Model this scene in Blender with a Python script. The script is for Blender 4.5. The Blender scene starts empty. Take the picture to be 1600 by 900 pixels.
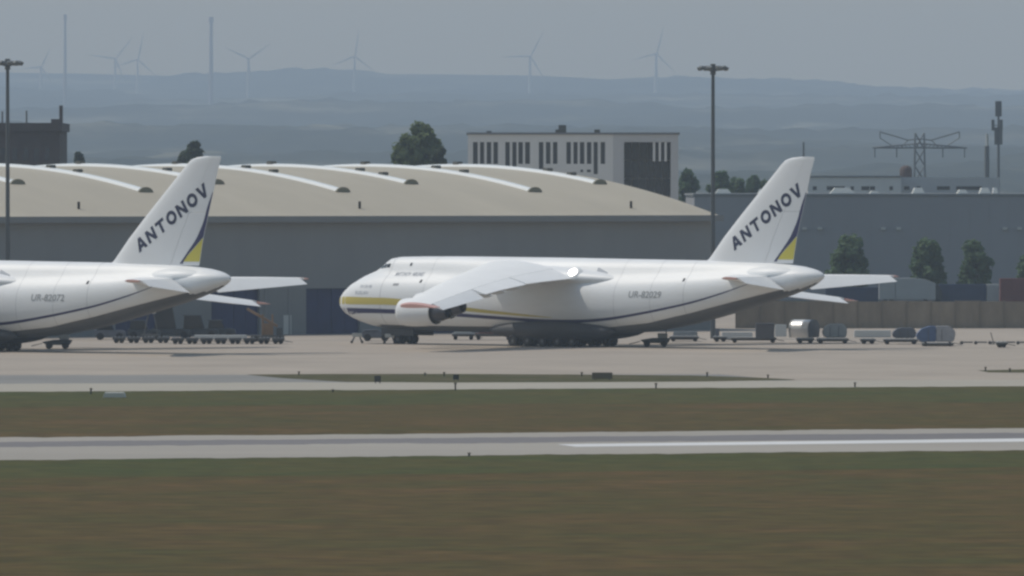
import bpy, bmesh, math, random
import numpy as np
from mathutils import Vector, Matrix
R = math.radians
random.seed(7)
scene = bpy.context.scene
col = scene.collection

# ------------------------------------------------------------------ camera, sky, sun, exposure
CAMZ = 17.7
FPX = 14200.0            # focal length in pixels of a 1600 px wide frame
HOR = 290.0              # row of the true horizon
cam_d = bpy.data.cameras.new('camera')
cam = bpy.data.objects.new('camera', cam_d)
col.objects.link(cam)
cam.location = (0, 0, CAMZ)
cam.rotation_euler = (R(90) - math.atan((450 - HOR) / FPX), 0, 0)
cam_d.sensor_width = 36
cam_d.lens = 36 * FPX / 1600
cam_d.clip_start = 1
cam_d.clip_end = 60000
scene.camera = cam

SUN_EL, SUN_AZ = 57.0, 291.0      # azimuth clockwise from +Y
world = bpy.data.worlds.new('World')
scene.world = world
world.use_nodes = True
wn = world.node_tree.nodes
sky = wn.new('ShaderNodeTexSky')
sky.sky_type = 'NISHITA'
sky.sun_disc = False
sky.sun_elevation = R(SUN_EL)
sky.sun_rotation = R(SUN_AZ)
sky.altitude = 140
sky.air_density = 1.8
sky.dust_density = 1.0
sky.ozone_density = 1.0
wn['Background'].inputs['Strength'].default_value = 0.10
world.node_tree.links.new(sky.outputs['Color'], wn['Background'].inputs['Color'])
sun_d = bpy.data.lights.new('sun', 'SUN')
sun_d.energy = 3.2
sun_d.angle = R(0.6)
sun_d.color = (1.0, 0.925, 0.81)
sun = bpy.data.objects.new('sun', sun_d)
col.objects.link(sun)
sd = Vector((math.sin(R(SUN_AZ)) * math.cos(R(SUN_EL)), math.cos(R(SUN_AZ)) * math.cos(R(SUN_EL)), math.sin(R(SUN_EL))))
sun.rotation_euler = sd.to_track_quat('Z', 'Y').to_euler()
sun.location = (0, 500, 300)
vs = scene.view_settings
vs.view_transform = 'Standard'
vs.look = 'None'
vs.gamma = 1
vs.use_curve_mapping = False
vs.exposure = -0.26
scene.cycles.use_denoising = True
scene.cycles.max_bounces = 8
scene.cycles.volume_bounces = 2
scene.cycles.filter_width = 2.6
HAZE = 0.000106
HAZE_COL = (0.68, 0.82, 1.0)


def P(px, py, Y):
    """world point at depth Y that is seen at pixel px, py of the 1600 x 900 frame"""
    return Vector(((px - 800) * Y / FPX, Y, CAMZ - (py - HOR) * Y / FPX))


def G(px, py):
    """ground point seen at that pixel"""
    return P(px, py, CAMZ * FPX / (py - HOR))


# ------------------------------------------------------------------ materials
MATS = {}


def mat(name, rgb, rough=0.7, metal=0.0, noise=0.0, nscale=1.0, bump=0.0, spec=0.4, coord='Object', rgb2=None, coat=0.0, detail=4, stretch=None):
    if name in MATS:
        return MATS[name]
    m = bpy.data.materials.new(name)
    m.use_nodes = True
    nt = m.node_tree
    b = nt.nodes['Principled BSDF']
    b.inputs['Base Color'].default_value = (*rgb, 1)
    b.inputs['Roughness'].default_value = rough
    b.inputs['Metallic'].default_value = metal
    b.inputs['Specular IOR Level'].default_value = spec
    b.inputs['Coat Weight'].default_value = coat
    b.inputs['Coat Roughness'].default_value = 0.08
    if noise or bump or rgb2:
        tc = nt.nodes.new('ShaderNodeTexCoord')
        src = tc.outputs[coord]
        if stretch:
            mp = nt.nodes.new('ShaderNodeMapping')
            mp.inputs['Scale'].default_value = stretch
            nt.links.new(src, mp.inputs['Vector'])
            src = mp.outputs['Vector']
        n = nt.nodes.new('ShaderNodeTexNoise')
        n.inputs['Scale'].default_value = nscale
        n.inputs['Detail'].default_value = detail
        n.inputs['Roughness'].default_value = 0.65
        nt.links.new(src, n.inputs['Vector'])
        if noise or rgb2:
            r = nt.nodes.new('ShaderNodeValToRGB')
            a = rgb2 or tuple(c * (1 - noise) for c in rgb)
            c2 = rgb if rgb2 else tuple(min(1, c * (1 + noise)) for c in rgb)
            r.color_ramp.elements[0].color = (*a, 1)
            r.color_ramp.elements[1].color = (*c2, 1)
            r.color_ramp.elements[0].position = 0.3
            r.color_ramp.elements[1].position = 0.7
            nt.links.new(n.outputs['Fac'], r.inputs['Fac'])
            nt.links.new(r.outputs['Color'], b.inputs['Base Color'])
        if bump:
            bp = nt.nodes.new('ShaderNodeBump')
            bp.inputs['Strength'].default_value = bump
            bp.inputs['Distance'].default_value = 0.05
            nt.links.new(n.outputs['Fac'], bp.inputs['Height'])
            nt.links.new(bp.outputs['Normal'], b.inputs['Normal'])
    MATS[name] = m
    return m


def grass_material(name, cols, scale=0.06, fine=1.3):
    """several tones mixed by two noises, in world space"""
    m = bpy.data.materials.new(name)
    m.use_nodes = True
    nt = m.node_tree
    b = nt.nodes['Principled BSDF']
    b.inputs['Roughness'].default_value = 0.95
    b.inputs['Specular IOR Level'].default_value = 0.1
    g = nt.nodes.new('ShaderNodeNewGeometry')
    n1 = nt.nodes.new('ShaderNodeTexNoise')
    n1.inputs['Scale'].default_value = scale
    n1.inputs['Detail'].default_value = 8
    n1.inputs['Roughness'].default_value = 0.62
    n2 = nt.nodes.new('ShaderNodeTexNoise')
    n2.inputs['Scale'].default_value = fine
    n2.inputs['Detail'].default_value = 3
    nt.links.new(g.outputs['Position'], n1.inputs['Vector'])
    nt.links.new(g.outputs['Position'], n2.inputs['Vector'])
    r = nt.nodes.new('ShaderNodeValToRGB')
    el = r.color_ramp.elements
    el[0].position, el[1].position = 0.33, 0.68
    el[0].color, el[1].color = (*cols[0], 1), (*cols[-1], 1)
    for i, c in enumerate(cols[1:-1]):
        e = el.new(0.33 + 0.35 * (i + 1) / (len(cols) - 1))
        e.color = (*c, 1)
    nt.links.new(n1.outputs['Fac'], r.inputs['Fac'])
    mx = nt.nodes.new('ShaderNodeMix')
    mx.data_type = 'RGBA'
    mx.blend_type = 'MULTIPLY'
    mx.inputs['Factor'].default_value = 0.6
    r2 = nt.nodes.new('ShaderNodeValToRGB')
    r2.color_ramp.elements[0].position, r2.color_ramp.elements[1].position = 0.34, 0.66
    r2.color_ramp.elements[0].color = (0.62, 0.62, 0.62, 1)
    r2.color_ramp.elements[1].color = (1.3, 1.27, 1.22, 1)
    nt.links.new(n2.outputs['Fac'], r2.inputs['Fac'])
    nt.links.new(r.outputs['Color'], mx.inputs['A'])
    nt.links.new(r2.outputs['Color'], mx.inputs['B'])
    nt.links.new(mx.outputs['Result'], b.inputs['Base Color'])
    MATS[name] = m
    return m


mat('white_paint', (0.77, 0.785, 0.80), 0.46, spec=0.38, noise=0.05, nscale=0.25, stretch=(0.5, 1, 2))
mat('wing_paint', (0.80, 0.81, 0.815), 0.6, spec=0.18, noise=0.03, nscale=0.3)
mat('fin_paint', (0.76, 0.775, 0.80), 0.38, spec=0.5, noise=0.02, nscale=0.2)
mat('belly_grey', (0.125, 0.13, 0.14), 0.5, noise=0.12, nscale=0.4)
mat('navy', (0.035, 0.035, 0.11), 0.4)
mat('yellow', (0.54, 0.45, 0.12), 0.45)
mat('fin_yellow', (0.60, 0.53, 0.09), 0.45)
mat('letter_navy', (0.025, 0.03, 0.075), 0.45)
mat('decal_grey', (0.36, 0.39, 0.44), 0.5)
mat('tip_red', (0.58, 0.33, 0.29), 0.45)
mat('tyre', (0.018, 0.018, 0.02), 0.8)
mat('gear_metal', (0.22, 0.23, 0.25), 0.45, 0.3)
mat('rim', (0.07, 0.07, 0.075), 0.5, 0.3)
mat('seam_grey', (0.42, 0.43, 0.45), 0.6)
mat('gear_dark', (0.05, 0.052, 0.058), 0.6)
mat('hot_metal', (0.09, 0.09, 0.10), 0.42, 0.7)
mat('dark_hole', (0.012, 0.012, 0.014), 0.7)
mat('bright_metal', (0.88, 0.88, 0.88), 0.22, 1.0)
mat('glass_dark', (0.02, 0.025, 0.03), 0.08, spec=0.6)
mat('roof_beige', (0.41, 0.368, 0.29), 0.62, noise=0.07, nscale=0.12, stretch=(1, 0.15, 1))
mat('clad_grey', (0.225, 0.238, 0.252), 0.6, noise=0.06, nscale=0.15, stretch=(1, 1, 0.25))
mat('clad_pier', (0.21, 0.222, 0.232), 0.65, noise=0.05, nscale=0.3)
mat('door_navy', (0.02, 0.035, 0.11), 0.5, noise=0.15, nscale=0.3)
mat('skylight', (0.83, 0.84, 0.82), 0.22, spec=0.6, coat=0.4)
mat('skylight_end', (0.20, 0.19, 0.14), 0.6)
mat('vent_dark', (0.10, 0.10, 0.09), 0.7)
mat('black', (0.015, 0.015, 0.015), 0.7)
mat('render_grey', (0.70, 0.69, 0.68), 0.85, noise=0.04, nscale=0.2)
mat('render_grey2', (0.52, 0.52, 0.53), 0.85, noise=0.04, nscale=0.2)
mat('window_dark', (0.04, 0.048, 0.06), 0.25, spec=0.5)
mat('frame_grey', (0.18, 0.19, 0.21), 0.5)
mat('brick_dark', (0.085, 0.062, 0.058), 0.85, noise=0.15, nscale=0.3)
mat('shed_blue_grey', (0.30, 0.305, 0.33), 0.7, noise=0.05, nscale=0.1, stretch=(1, 1, 0.3))
mat('barrier', (0.25, 0.21, 0.165), 0.9, noise=0.18, nscale=0.5, stretch=(1, 1, 0.4))
mat('barrier_post', (0.205, 0.175, 0.14), 0.85)
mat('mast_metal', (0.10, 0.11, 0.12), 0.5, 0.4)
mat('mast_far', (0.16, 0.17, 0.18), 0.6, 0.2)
mat('lamp_body', (0.16, 0.17, 0.17), 0.5, 0.3)
mat('turbine', (0.56, 0.50, 0.46), 0.6)
mat('tower_dark', (0.34, 0.28, 0.29), 0.7)
mat('concrete_white', (0.55, 0.55, 0.53), 0.8)
mat('container_silver', (0.78, 0.79, 0.80), 0.36, 0.5)
mat('container_grey', (0.30, 0.32, 0.33), 0.55, 0.2, noise=0.1, nscale=1.5)
mat('container_dark', (0.115, 0.125, 0.15), 0.6, noise=0.1, nscale=1)
mat('container_light', (0.50, 0.51, 0.50), 0.6)
mat('tarp_blue', (0.085, 0.13, 0.24), 0.6, noise=0.15, nscale=2)
mat('tarp_grey', (0.33, 0.33, 0.35), 0.65, noise=0.15, nscale=2)
mat('dolly_metal', (0.12, 0.12, 0.12), 0.6, 0.3)
mat('dolly_deck', (0.42, 0.42, 0.41), 0.5, 0.3)
mat('loader_brown', (0.24, 0.15, 0.085), 0.7, noise=0.2, nscale=1)
mat('vehicle_dark', (0.045, 0.055, 0.065), 0.5)
mat('vehicle_white', (0.75, 0.75, 0.74), 0.35)
mat('truck_grey', (0.42, 0.43, 0.44), 0.5, noise=0.05, nscale=0.5)
mat('container_red', (0.21, 0.075, 0.07), 0.7, noise=0.1, nscale=0.6)
mat('container_blue', (0.05, 0.075, 0.14), 0.7, noise=0.1, nscale=0.6)
mat('trailer_red', (0.22, 0.12, 0.10), 0.7)
mat('sign_dark', (0.05, 0.05, 0.045), 0.7)
mat('sign_brown', (0.15, 0.13, 0.09), 0.75)
mat('bark', (0.09, 0.07, 0.055), 0.9)
mat('leaf_dark', (0.075, 0.105, 0.055), 0.7, rgb2=(0.045, 0.068, 0.042), nscale=0.6, spec=0.2)
mat('leaf_mid', (0.19, 0.24, 0.10), 0.7, rgb2=(0.11, 0.15, 0.07), nscale=0.5, spec=0.2)
mat('leaf_near', (0.13, 0.20, 0.095), 0.7, rgb2=(0.08, 0.13, 0.07), nscale=0.6, spec=0.2)
for _m in ('leaf_dark', 'leaf_mid', 'leaf_near'):       # leaves let some light through
    _nt = MATS[_m].node_tree
    _b, _o = _nt.nodes['Principled BSDF'], _nt.nodes['Material Output']
    _t, _x = _nt.nodes.new('ShaderNodeBsdfTranslucent'), _nt.nodes.new('ShaderNodeMixShader')
    _x.inputs[0].default_value = 0.45
    _nt.links.new(_b.inputs['Base Color'].links[0].from_socket, _t.inputs['Color'])
    _nt.links.new(_b.outputs[0], _x.inputs[1])
    _nt.links.new(_t.outputs[0], _x.inputs[2])
    _nt.links.new(_x.outputs[0], _o.inputs['Surface'])
mat('apron_concrete', (0.335, 0.288, 0.24), 0.85, noise=0.13, nscale=0.06, coord='Object', stretch=(1, 1, 1))
mat('taxi_concrete', (0.345, 0.318, 0.268), 0.85, noise=0.06, nscale=0.05)
mat('runway_concrete', (0.305, 0.282, 0.25), 0.85, noise=0.09, nscale=0.04, stretch=(0.3, 1, 1))
mat('runway_asphalt', (0.155, 0.145, 0.148), 0.8, noise=0.12, nscale=0.03, stretch=(0.25, 1, 1))
mat('road_asphalt', (0.205, 0.20, 0.19), 0.85, noise=0.1, nscale=0.05)
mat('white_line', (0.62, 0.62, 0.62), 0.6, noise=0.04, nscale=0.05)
mat('rubber_dark', (0.20, 0.185, 0.17), 0.85, noise=0.15, nscale=0.1)
grass_material('grass_dry', [(0.065, 0.060, 0.020), (0.076, 0.060, 0.020), (0.087, 0.061, 0.022), (0.110, 0.070, 0.028)], 0.08, 0.4)
grass_material('grass_green', [(0.054, 0.065, 0.020), (0.066, 0.066, 0.021), (0.080, 0.067, 0.022)], 0.06, 0.4)
grass_material('grass_island', [(0.055, 0.062, 0.022), (0.075, 0.07, 0.032), (0.10, 0.085, 0.05)], 0.12, 0.6)
grass_material('terrain_far', [(0.016, 0.022, 0.017), (0.02, 0.027, 0.02), (0.036, 0.042, 0.03), (0.17, 0.16, 0.115)], 0.0035, 0.025)


# ------------------------------------------------------------------ mesh helpers
class MB:
    def __init__(self):
        self.v, self.f = [], []

    def add(self, vs, fs):
        n = len(self.v)
        self.v += [tuple(p) for p in vs]
        self.f += [tuple(i + n for i in f) for f in fs]
        return self

    def box(self, x0, x1, y0, y1, z0, z1, M=None):
        vs = [Vector((x, y, z)) for z in (z0, z1) for y in (y0, y1) for x in (x0, x1)]
        if M is not None:
            vs = [M @ p for p in vs]
        return self.add(vs, [(0, 2, 3, 1), (4, 5, 7, 6), (0, 1, 5, 4), (2, 6, 7, 3), (0, 4, 6, 2), (1, 3, 7, 5)])

    def tube(self, a, b, ra, rb=None, n=10, cap=True):
        a, b = Vector(a), Vector(b)
        rb = ra if rb is None else rb
        d = (b - a).normalized()
        u = d.orthogonal().normalized()
        w = d.cross(u)
        vs = []
        for c, r in ((a, ra), (b, rb)):
            for i in range(n):
                t = 2 * math.pi * i / n
                vs.append(c + r * (math.cos(t) * u + math.sin(t) * w))
        fs = [(i, (i + 1) % n, n + (i + 1) % n, n + i) for i in range(n)]
        if cap:
            fs += [tuple(range(n - 1, -1, -1)), tuple(range(n, 2 * n))]
        return self.add(vs, fs)

    def rings(self, rings, cap0=True, cap1=True, closed=True):
        """loft a list of equally long point rings"""
        n = len(rings[0])
        vs = [p for r in rings for p in r]
        fs = []
        m = n if closed else n - 1
        for k in range(len(rings) - 1):
            for i in range(m):
                j = (i + 1) % n
                fs.append((k * n + i, k * n + j, (k + 1) * n + j, (k + 1) * n + i))
        if cap0:
            fs.append(tuple(range(n - 1, -1, -1)))
        if cap1:
            o = (len(rings) - 1) * n
            fs.append(tuple(range(o, o + n)))
        return self.add(vs, fs)

    def lathe(self, prof, axis='x', origin=(0, 0, 0), n=28):
        """profile of (along, radius) turned about an axis through the origin"""
        rs = []
        for a, r in prof:
            ring = []
            for i in range(n):
                t = 2 * math.pi * i / n
                c, s = r * math.cos(t), r * math.sin(t)
                p = {'x': (a, c, s), 'y': (c, a, s), 'z': (c, s, a)}[axis]
                ring.append((p[0] + origin[0], p[1] + origin[1], p[2] + origin[2]))
            rs.append(ring)
        return self.rings(rs, False, False)

    def prism(self, poly, y0, y1, M=None):
        """polygon in (x, z) extruded along y"""
        n = len(poly)
        vs = [Vector((p[0], y, p[1])) for y in (y0, y1) for p in poly]
        if M is not None:
            vs = [M @ p for p in vs]
        fs = [tuple(range(n)), tuple(range(2 * n - 1, n - 1, -1))]
        fs += [(i, n + i, n + (i + 1) % n, (i + 1) % n) for i in range(n)]
        return self.add(vs, fs)

    def build(self, name, m, parent=None, smooth=False, bevel=0.0, fix=True):
        me = bpy.data.meshes.new(name)
        me.from_pydata(self.v, [], self.f)
        if fix or bevel:
            bm = bmesh.new()
            bm.from_mesh(me)
            if bevel:
                bmesh.ops.bevel(bm, geom=bm.edges[:], offset=bevel, segments=2, affect='EDGES', clamp_overlap=True)
            bmesh.ops.recalc_face_normals(bm, faces=bm.faces)
            bm.to_mesh(me)
            bm.free()
        me.materials.append(MATS[m] if isinstance(m, str) else m)
        if smooth:
            me.polygons.foreach_set('use_smooth', [True] * len(me.polygons))
            if smooth == 'auto':
                me.set_sharp_from_angle(angle=R(38))
        o = bpy.data.objects.new(name, me)
        col.objects.link(o)
        if parent is not None:
            o.parent = parent
        return o


def empty(name, loc, rz=0.0):
    o = bpy.data.objects.new(name, None)
    o.empty_display_size = 1
    col.objects.link(o)
    o.location = loc
    o.rotation_euler = (0, 0, rz)
    return o


def tag(o, label=None, cat=None, group=None, kind=None):
    if label:
        o['label'] = label
    if cat:
        o['category'] = cat
    if group:
        o['group'] = group
    if kind:
        o['kind'] = kind
    return o


def copy_tree(o, parent=None):
    c = o.copy()
    col.objects.link(c)
    if parent is not None:
        c.parent = parent
    for ch in list(o.children):
        copy_tree(ch, c)
    return c


# ------------------------------------------------------------------ terrain
def vnoise(x, y, seed):
    """value noise on numpy arrays"""
    xi, yi = np.floor(x).astype(np.int64), np.floor(y).astype(np.int64)
    fx, fy = x - xi, y - yi
    fx, fy = fx * fx * (3 - 2 * fx), fy * fy * (3 - 2 * fy)

    def h(a, b):
        n = (a * 374761393 + b * 668265263 + seed * 974634777) & 0x7fffffff
        n = ((n ^ (n >> 13)) * 1274126177) & 0x7fffffff
        return ((n ^ (n >> 16)) & 0xffff) / 65535.0
    return (h(xi, yi) * (1 - fx) + h(xi + 1, yi) * fx) * (1 - fy) + (h(xi, yi + 1) * (1 - fx) + h(xi + 1, yi + 1) * fx) * fy


def build_terrain():
    xs = np.concatenate([np.arange(-4200, -1300, 145.0), np.arange(-1300, 1300, 11.0), np.arange(1300, 4300, 145.0)])
    ys = np.concatenate([[-300, 0, 400, 900, 1300, 1700], np.arange(1800, 4300, 60), np.arange(4300, 10200, 110), np.arange(10200, 17600, 150)])
    X, Y = np.meshgrid(xs, ys)
    kx = [-300, 4300, 6300, 7100, 8500, 9300, 11000, 12200, 15600, 16400, 17600]
    kz = [0, 0, 36, 35, 66, 64, 103, 101, 192, 201, 190]
    Z = np.interp(Y, kx, kz)
    ang = np.clip(X / np.maximum(Y, 1) / 0.0563, -1.6, 1.6)        # -1 .. 1 across the view
    Z = Z - ang * 8.0 * np.clip((Y - 11000) / 5000, 0, 1)
    rise = np.clip((Y - 4000) / 2500, 0, 1)
    Z += rise * (vnoise(X / 900 + 3, Y / 1100, 1) - 0.5) * (10 + Z * 0.16)
    Z += rise * (vnoise(X / 260, Y / 400 + 9, 2) - 0.5) * (4 + Z * 0.04)
    wood = np.clip((vnoise(X / 420 + 7, Y / 380, 5) - 0.38) * 6, 0, 1) * np.clip((Y - 2600) / 500, 0, 1)
    Z += wood * (5 + 7 * vnoise(X / 16, Y / 60, 3) + 5 * vnoise(X / 45, Y / 80, 4))
    Z = np.where(Y < 1750, 0, np.maximum(Z, 0.0))
    nx, ny = len(xs), len(ys)
    me = bpy.data.meshes.new('ground')
    v = np.stack([X, Y, Z], -1).reshape(-1, 3)
    i = np.arange((ny - 1) * nx).reshape(ny - 1, nx)[:, :-1].ravel()
    f = np.stack([i, i + 1, i + nx + 1, i + nx], -1)
    me.from_pydata(v.tolist(), [], f.tolist())
    me.materials.append(MATS['grass_dry'])
    me.materials.append(MATS['terrain_far'])
    cy = Y[:-1, :-1].ravel()
    me.polygons.foreach_set('material_index', (cy >= 1290).astype(np.int32))
    me.polygons.foreach_set('use_smooth', np.ones(len(f), dtype=bool))
    o = bpy.data.objects.new('ground', me)
    col.objects.link(o)
    tag(o, 'dry brownish grass plain rising to wooded hazy blue hills at the horizon', 'ground', kind='structure')
    return xs, ys, Z


TX, TY, TZ = build_terrain()


def terrain_z(x, y):
    i = int(np.clip(np.searchsorted(TX, x), 1, len(TX) - 1))
    j = int(np.clip(np.searchsorted(TY, y), 1, len(TY) - 1))
    return float(min(TZ[j, i], TZ[j - 1, i - 1], TZ[j, i - 1], TZ[j - 1, i]))


def ext(p, q, side):
    """a ground line through two visible edge pixels, run on beyond the frame"""
    a, b = G(*p), G(*q)
    d = b - a
    return (a - d * 0.35) if side < 0 else (b + d * 0.35)


def strip(name, far, near, z, m, label, cat, parent=None, kind='structure', ragged=1.0):
    """a ground sheet between two edges; each edge is given by its pixel rows at the left and right frame border"""
    mb = MB()
    n = 260
    rnd = random.Random(name)
    rows = []
    for e in (near, far):
        a, b = ext((0, e[0]), (1600, e[1]), -1), ext((0, e[0]), (1600, e[1]), 1)
        w, row = 0.0, []
        for k in range(n + 1):
            w = w * .8 + rnd.gauss(0, .35)
            p = a + (b - a) * k / n
            row.append((p.x, p.y + w * ragged, z))
        rows.append(row)
    mb.rings(rows, False, False, closed=False)
    o = mb.build(name, m, parent)
    if parent is None:
        tag(o, label, cat, kind=kind)
    return o


# apron: everything paved from the taxi lane to the buildings
ap = [ext((0, 600.5), (1600, 594), -1), ext((0, 600.5), (1600, 594), 1)]
mb = MB().add([(ap[0].x - 20, ap[0].y, 0.004), (ap[1].x + 20, ap[1].y, 0.004), (170, 1290, 0.004), (-190, 1290, 0.004)], [(0, 1, 2, 3)])
apron = tag(mb.build('apron', 'apron_concrete'), 'pale concrete aircraft apron under both parked cargo planes', 'apron', kind='structure')
strip('service_road', (586.5, 584), (600, 593.5), 0.008, 'road_asphalt', 'grey asphalt service road along the front edge of the apron', 'road')
strip('taxiway', (600, 593.5), (612.5, 604), 0.012, 'taxi_concrete', 'narrow pale concrete taxi lane between apron and green verge', 'taxiway')
strip('verge', (612, 603.6), (636, 627), 0.006, 'grass_green', 'greener strip of mown grass beside the taxi lane', 'grass')
strip('grass_margin', (718, 702), (748, 730), 0.006, 'grass_green', 'greener grass margin along the near side of the runway', 'grass')
runway = strip('runway', (684, 669), (719.5, 703.5), 0.010, 'runway_concrete', 'long pale concrete runway crossing the whole view', 'runway')
strip('asphalt_band', (691, 676.5), (698.5, 685.5), 0.014, 'runway_asphalt', None, None, runway)
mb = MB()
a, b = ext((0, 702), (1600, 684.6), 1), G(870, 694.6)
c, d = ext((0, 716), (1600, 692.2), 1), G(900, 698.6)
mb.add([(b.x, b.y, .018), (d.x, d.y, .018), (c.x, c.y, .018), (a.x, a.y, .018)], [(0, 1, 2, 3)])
mb.build('white_band', 'white_line', runway)  # white band on the runway, widening towards the right
# pale apron lane right of the service road (the road ends in the grass island)
mb = MB()
pts = [G(1120, 584.5), G(1700, 582), G(1700, 594.2), G(1240, 595)]
mb.add([(p.x, p.y, 0.0095) for p in pts], [(0, 1, 2, 3)])
tag(mb.build('apron_lane', 'apron_concrete'), 'concrete apron tongue reaching the taxi lane at the right', 'apron', kind='structure')
mb = MB()
top = [(385, 585.5), (520, 584.5), (700, 584.5), (900, 585.5), (1080, 587), (1180, 590), (1242, 593.2)]
bot = [(1242, 593.8), (1100, 596.4), (900, 597.5), (700, 598), (540, 597), (440, 591)]
pts = [G(*p) for p in top + bot]
mb.add([(p.x, p.y, 0.02) for p in pts], [tuple(range(len(pts)))])
tag(mb.build('grass_island', 'grass_island'), 'long thin island of yellowish grass between apron and taxi lane', 'grass', kind='structure')
mb = MB()
pts = [G(1528, 579), G(1600, 577.5), G(1700, 576), G(1700, 583), G(1600, 582.5), G(1545, 582)]
mb.add([(p.x, p.y, 0.02) for p in pts], [tuple(range(len(pts)))])
tag(mb.build('grass_patch', 'grass_island'), 'small dark grass patch in the apron at the far right', 'grass', kind='structure')

# ------------------------------------------------------------------ haze
hb = MB().box(-4150, 4150, -260, 17450, -1.0, 352)
hm = bpy.data.materials.new('haze_air')
hm.use_nodes = True
hn = hm.node_tree
hn.nodes.remove(hn.nodes['Principled BSDF'])
pv = hn.nodes.new('ShaderNodeVolumePrincipled')
pv.inputs['Color'].default_value = (*HAZE_COL, 1)
pv.inputs['Density'].default_value = HAZE
pv.inputs['Anisotropy'].default_value = 0.0
hn.links.new(pv.outputs['Volume'], hn.nodes['Material Output'].inputs['Volume'])
MATS['haze_air'] = hm
haze = hb.build('haze', 'haze_air')
tag(haze, 'pale blue summer haze lying over the whole airfield and hills', 'haze', kind='stuff')


# ------------------------------------------------------------------ cargo aircraft
S0 = 34.0        # station of the origin, metres behind the nose
#        s     zb    zt    w     zl    hw
ST = [(0.00, 4.60, 4.95, 0.12, 4.95, 0.05), (0.20, 4.05, 5.30, 0.95, 5.30, 0.5), (0.6, 3.60, 5.68, 1.62, 5.68, 0.8), (1.4, 3.12, 6.25, 2.30, 6.25, 1.0),
      (2.4, 2.70, 6.95, 2.80, 6.9, 1.2), (3.4, 2.38, 7.46, 3.10, 7.35, 1.35), (4.4, 2.12, 7.84, 3.30, 7.65, 1.45), (5.3, 1.92, 8.20, 3.42, 7.85, 1.5),
      (6.1, 1.80, 8.72, 3.50, 8.0, 1.6), (6.7, 1.74, 9.22, 3.54, 8.05, 1.72), (7.4, 1.69, 9.58, 3.58, 8.1, 1.85), (8.4, 1.63, 9.73, 3.62, 8.1, 1.95),
      (12, 1.50, 9.80, 3.65, 8.1, 2.05), (16, 1.46, 9.82, 3.65, 8.1, 2.2), (20, 1.45, 9.82, 3.65, 8.15, 2.5), (24, 1.45, 9.80, 3.65, 8.2, 2.7),
      (28, 1.45, 9.78, 3.65, 8.2, 2.75), (32, 1.45, 9.76, 3.65, 8.2, 2.7), (36, 1.45, 9.72, 3.65, 8.2, 2.55), (40, 1.48, 9.68, 3.65, 8.2, 2.4),
      (43, 1.62, 9.64, 3.62, 8.2, 2.3), (46, 1.92, 9.62, 3.55, 8.25, 2.2), (50, 2.55, 9.58, 3.38, 8.35, 2.1), (54, 3.42, 9.54, 3.10, 8.5, 2.0),
      (58, 4.38, 9.46, 2.72, 8.65, 1.8), (61, 5.12, 9.34, 2.40, 8.75, 1.6), (63.5, 5.80, 9.18, 2.05, 8.8, 1.3), (65.5, 6.42, 8.98, 1.62, 8.75, 1.0),
      (67.0, 7.02, 8.68, 1.08, 8.55, 0.7), (67.9, 7.50, 8.38, 0.55, 8.3, 0.35), (68.3, 7.86, 8.06, 0.10, 8.04, 0.06)]
STA = np.array(ST)


def fus_params(s):
    return [float(np.interp(s, STA[:, 0], STA[:, k])) for k in range(1, 6)]


def ray_super(a, b, n, cz, zc, c, sn):
    """distance from (0, zc) along (c, sn) to a superellipse centred at (0, cz)"""
    lo, hi = 0.0, 14.0
    for _ in range(36):
        m = 0.5 * (lo + hi)
        y, z = m * c, zc + m * sn - cz
        if abs(y / a) ** n + abs(z / b) ** n < 1:
            lo = m
        else:
            hi = m
    return lo


NSEC = 56


def fus_ring(s):
    zb, zt, w, zl, hw = fus_params(s)
    zc = zb + 0.5 * (zl - zb)
    cz, b = 0.5 * (zb + zl), 0.5 * (zl - zb)
    ring = []
    for i in range(NSEC):
        t = 2 * math.pi * i / NSEC + math.pi / 2
        c, sn = math.cos(t), math.sin(t)
        r1 = ray_super(w, b, 2.35, cz, zc, c, sn)
        hb_ = max(0.05, zt - zc)
        r2 = ray_super(hw, hb_ if sn > 0 else b * 0.55, 2.6, zc, zc, c, sn)
        k = 10.0 / max(1.0, b)
        r = math.log(math.exp(k * (r1 - r2)) + 1) / k + r2 if r1 - r2 < 20 else r1
        ring.append((s - S0, r * c, zc + r * sn))
    return ring


def stations():
    ss = list(np.concatenate([[0, .1, .2, .4, .6, 1, 1.4, 1.9, 2.4], np.arange(3, 9, .4), np.arange(9, 62, 1.5), np.arange(62, 68, .6), [68.0, 68.2, 68.3]]))
    return [float(s) for s in ss]


def side_y(s, z):
    """half width of the fuselage at station s and height z"""
    ring = fus_ring(s)
    zs = np.array([p[2] for p in ring[:NSEC // 2 + 1]])
    ys = np.array([abs(p[1]) for p in ring[:NSEC // 2 + 1]])
    o = np.argsort(zs)
    return float(np.interp(z, zs[o], ys[o]))


def belly_line(s):
    return float(np.interp(s, [0, 3, 6, 12, 28, 40, 46, 52, 58, 63, 66, 68.3], [2.9, 2.6, 2.2, 2.1, 2.1, 2.15, 2.7, 3.85, 5.2, 6.3, 6.9, 7.9]))


def fus_band(name, m, parent, f_lo, f_hi, s0, s1, n, off=0.012, side=-1, nz=4):
    """a painted band that follows the fuselage skin between two height curves"""
    rows = []
    for i in range(n + 1):
        s = s0 + (s1 - s0) * i / n
        lo, hi = f_lo(s), f_hi(s)
        rows.append([(s - S0, side * (side_y(s, lo + (hi - lo) * k / nz) + off), lo + (hi - lo) * k / nz) for k in range(nz + 1)])
    return MB().rings(rows, False, False, closed=False).build(name, m, parent, smooth=True, fix=False)


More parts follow.
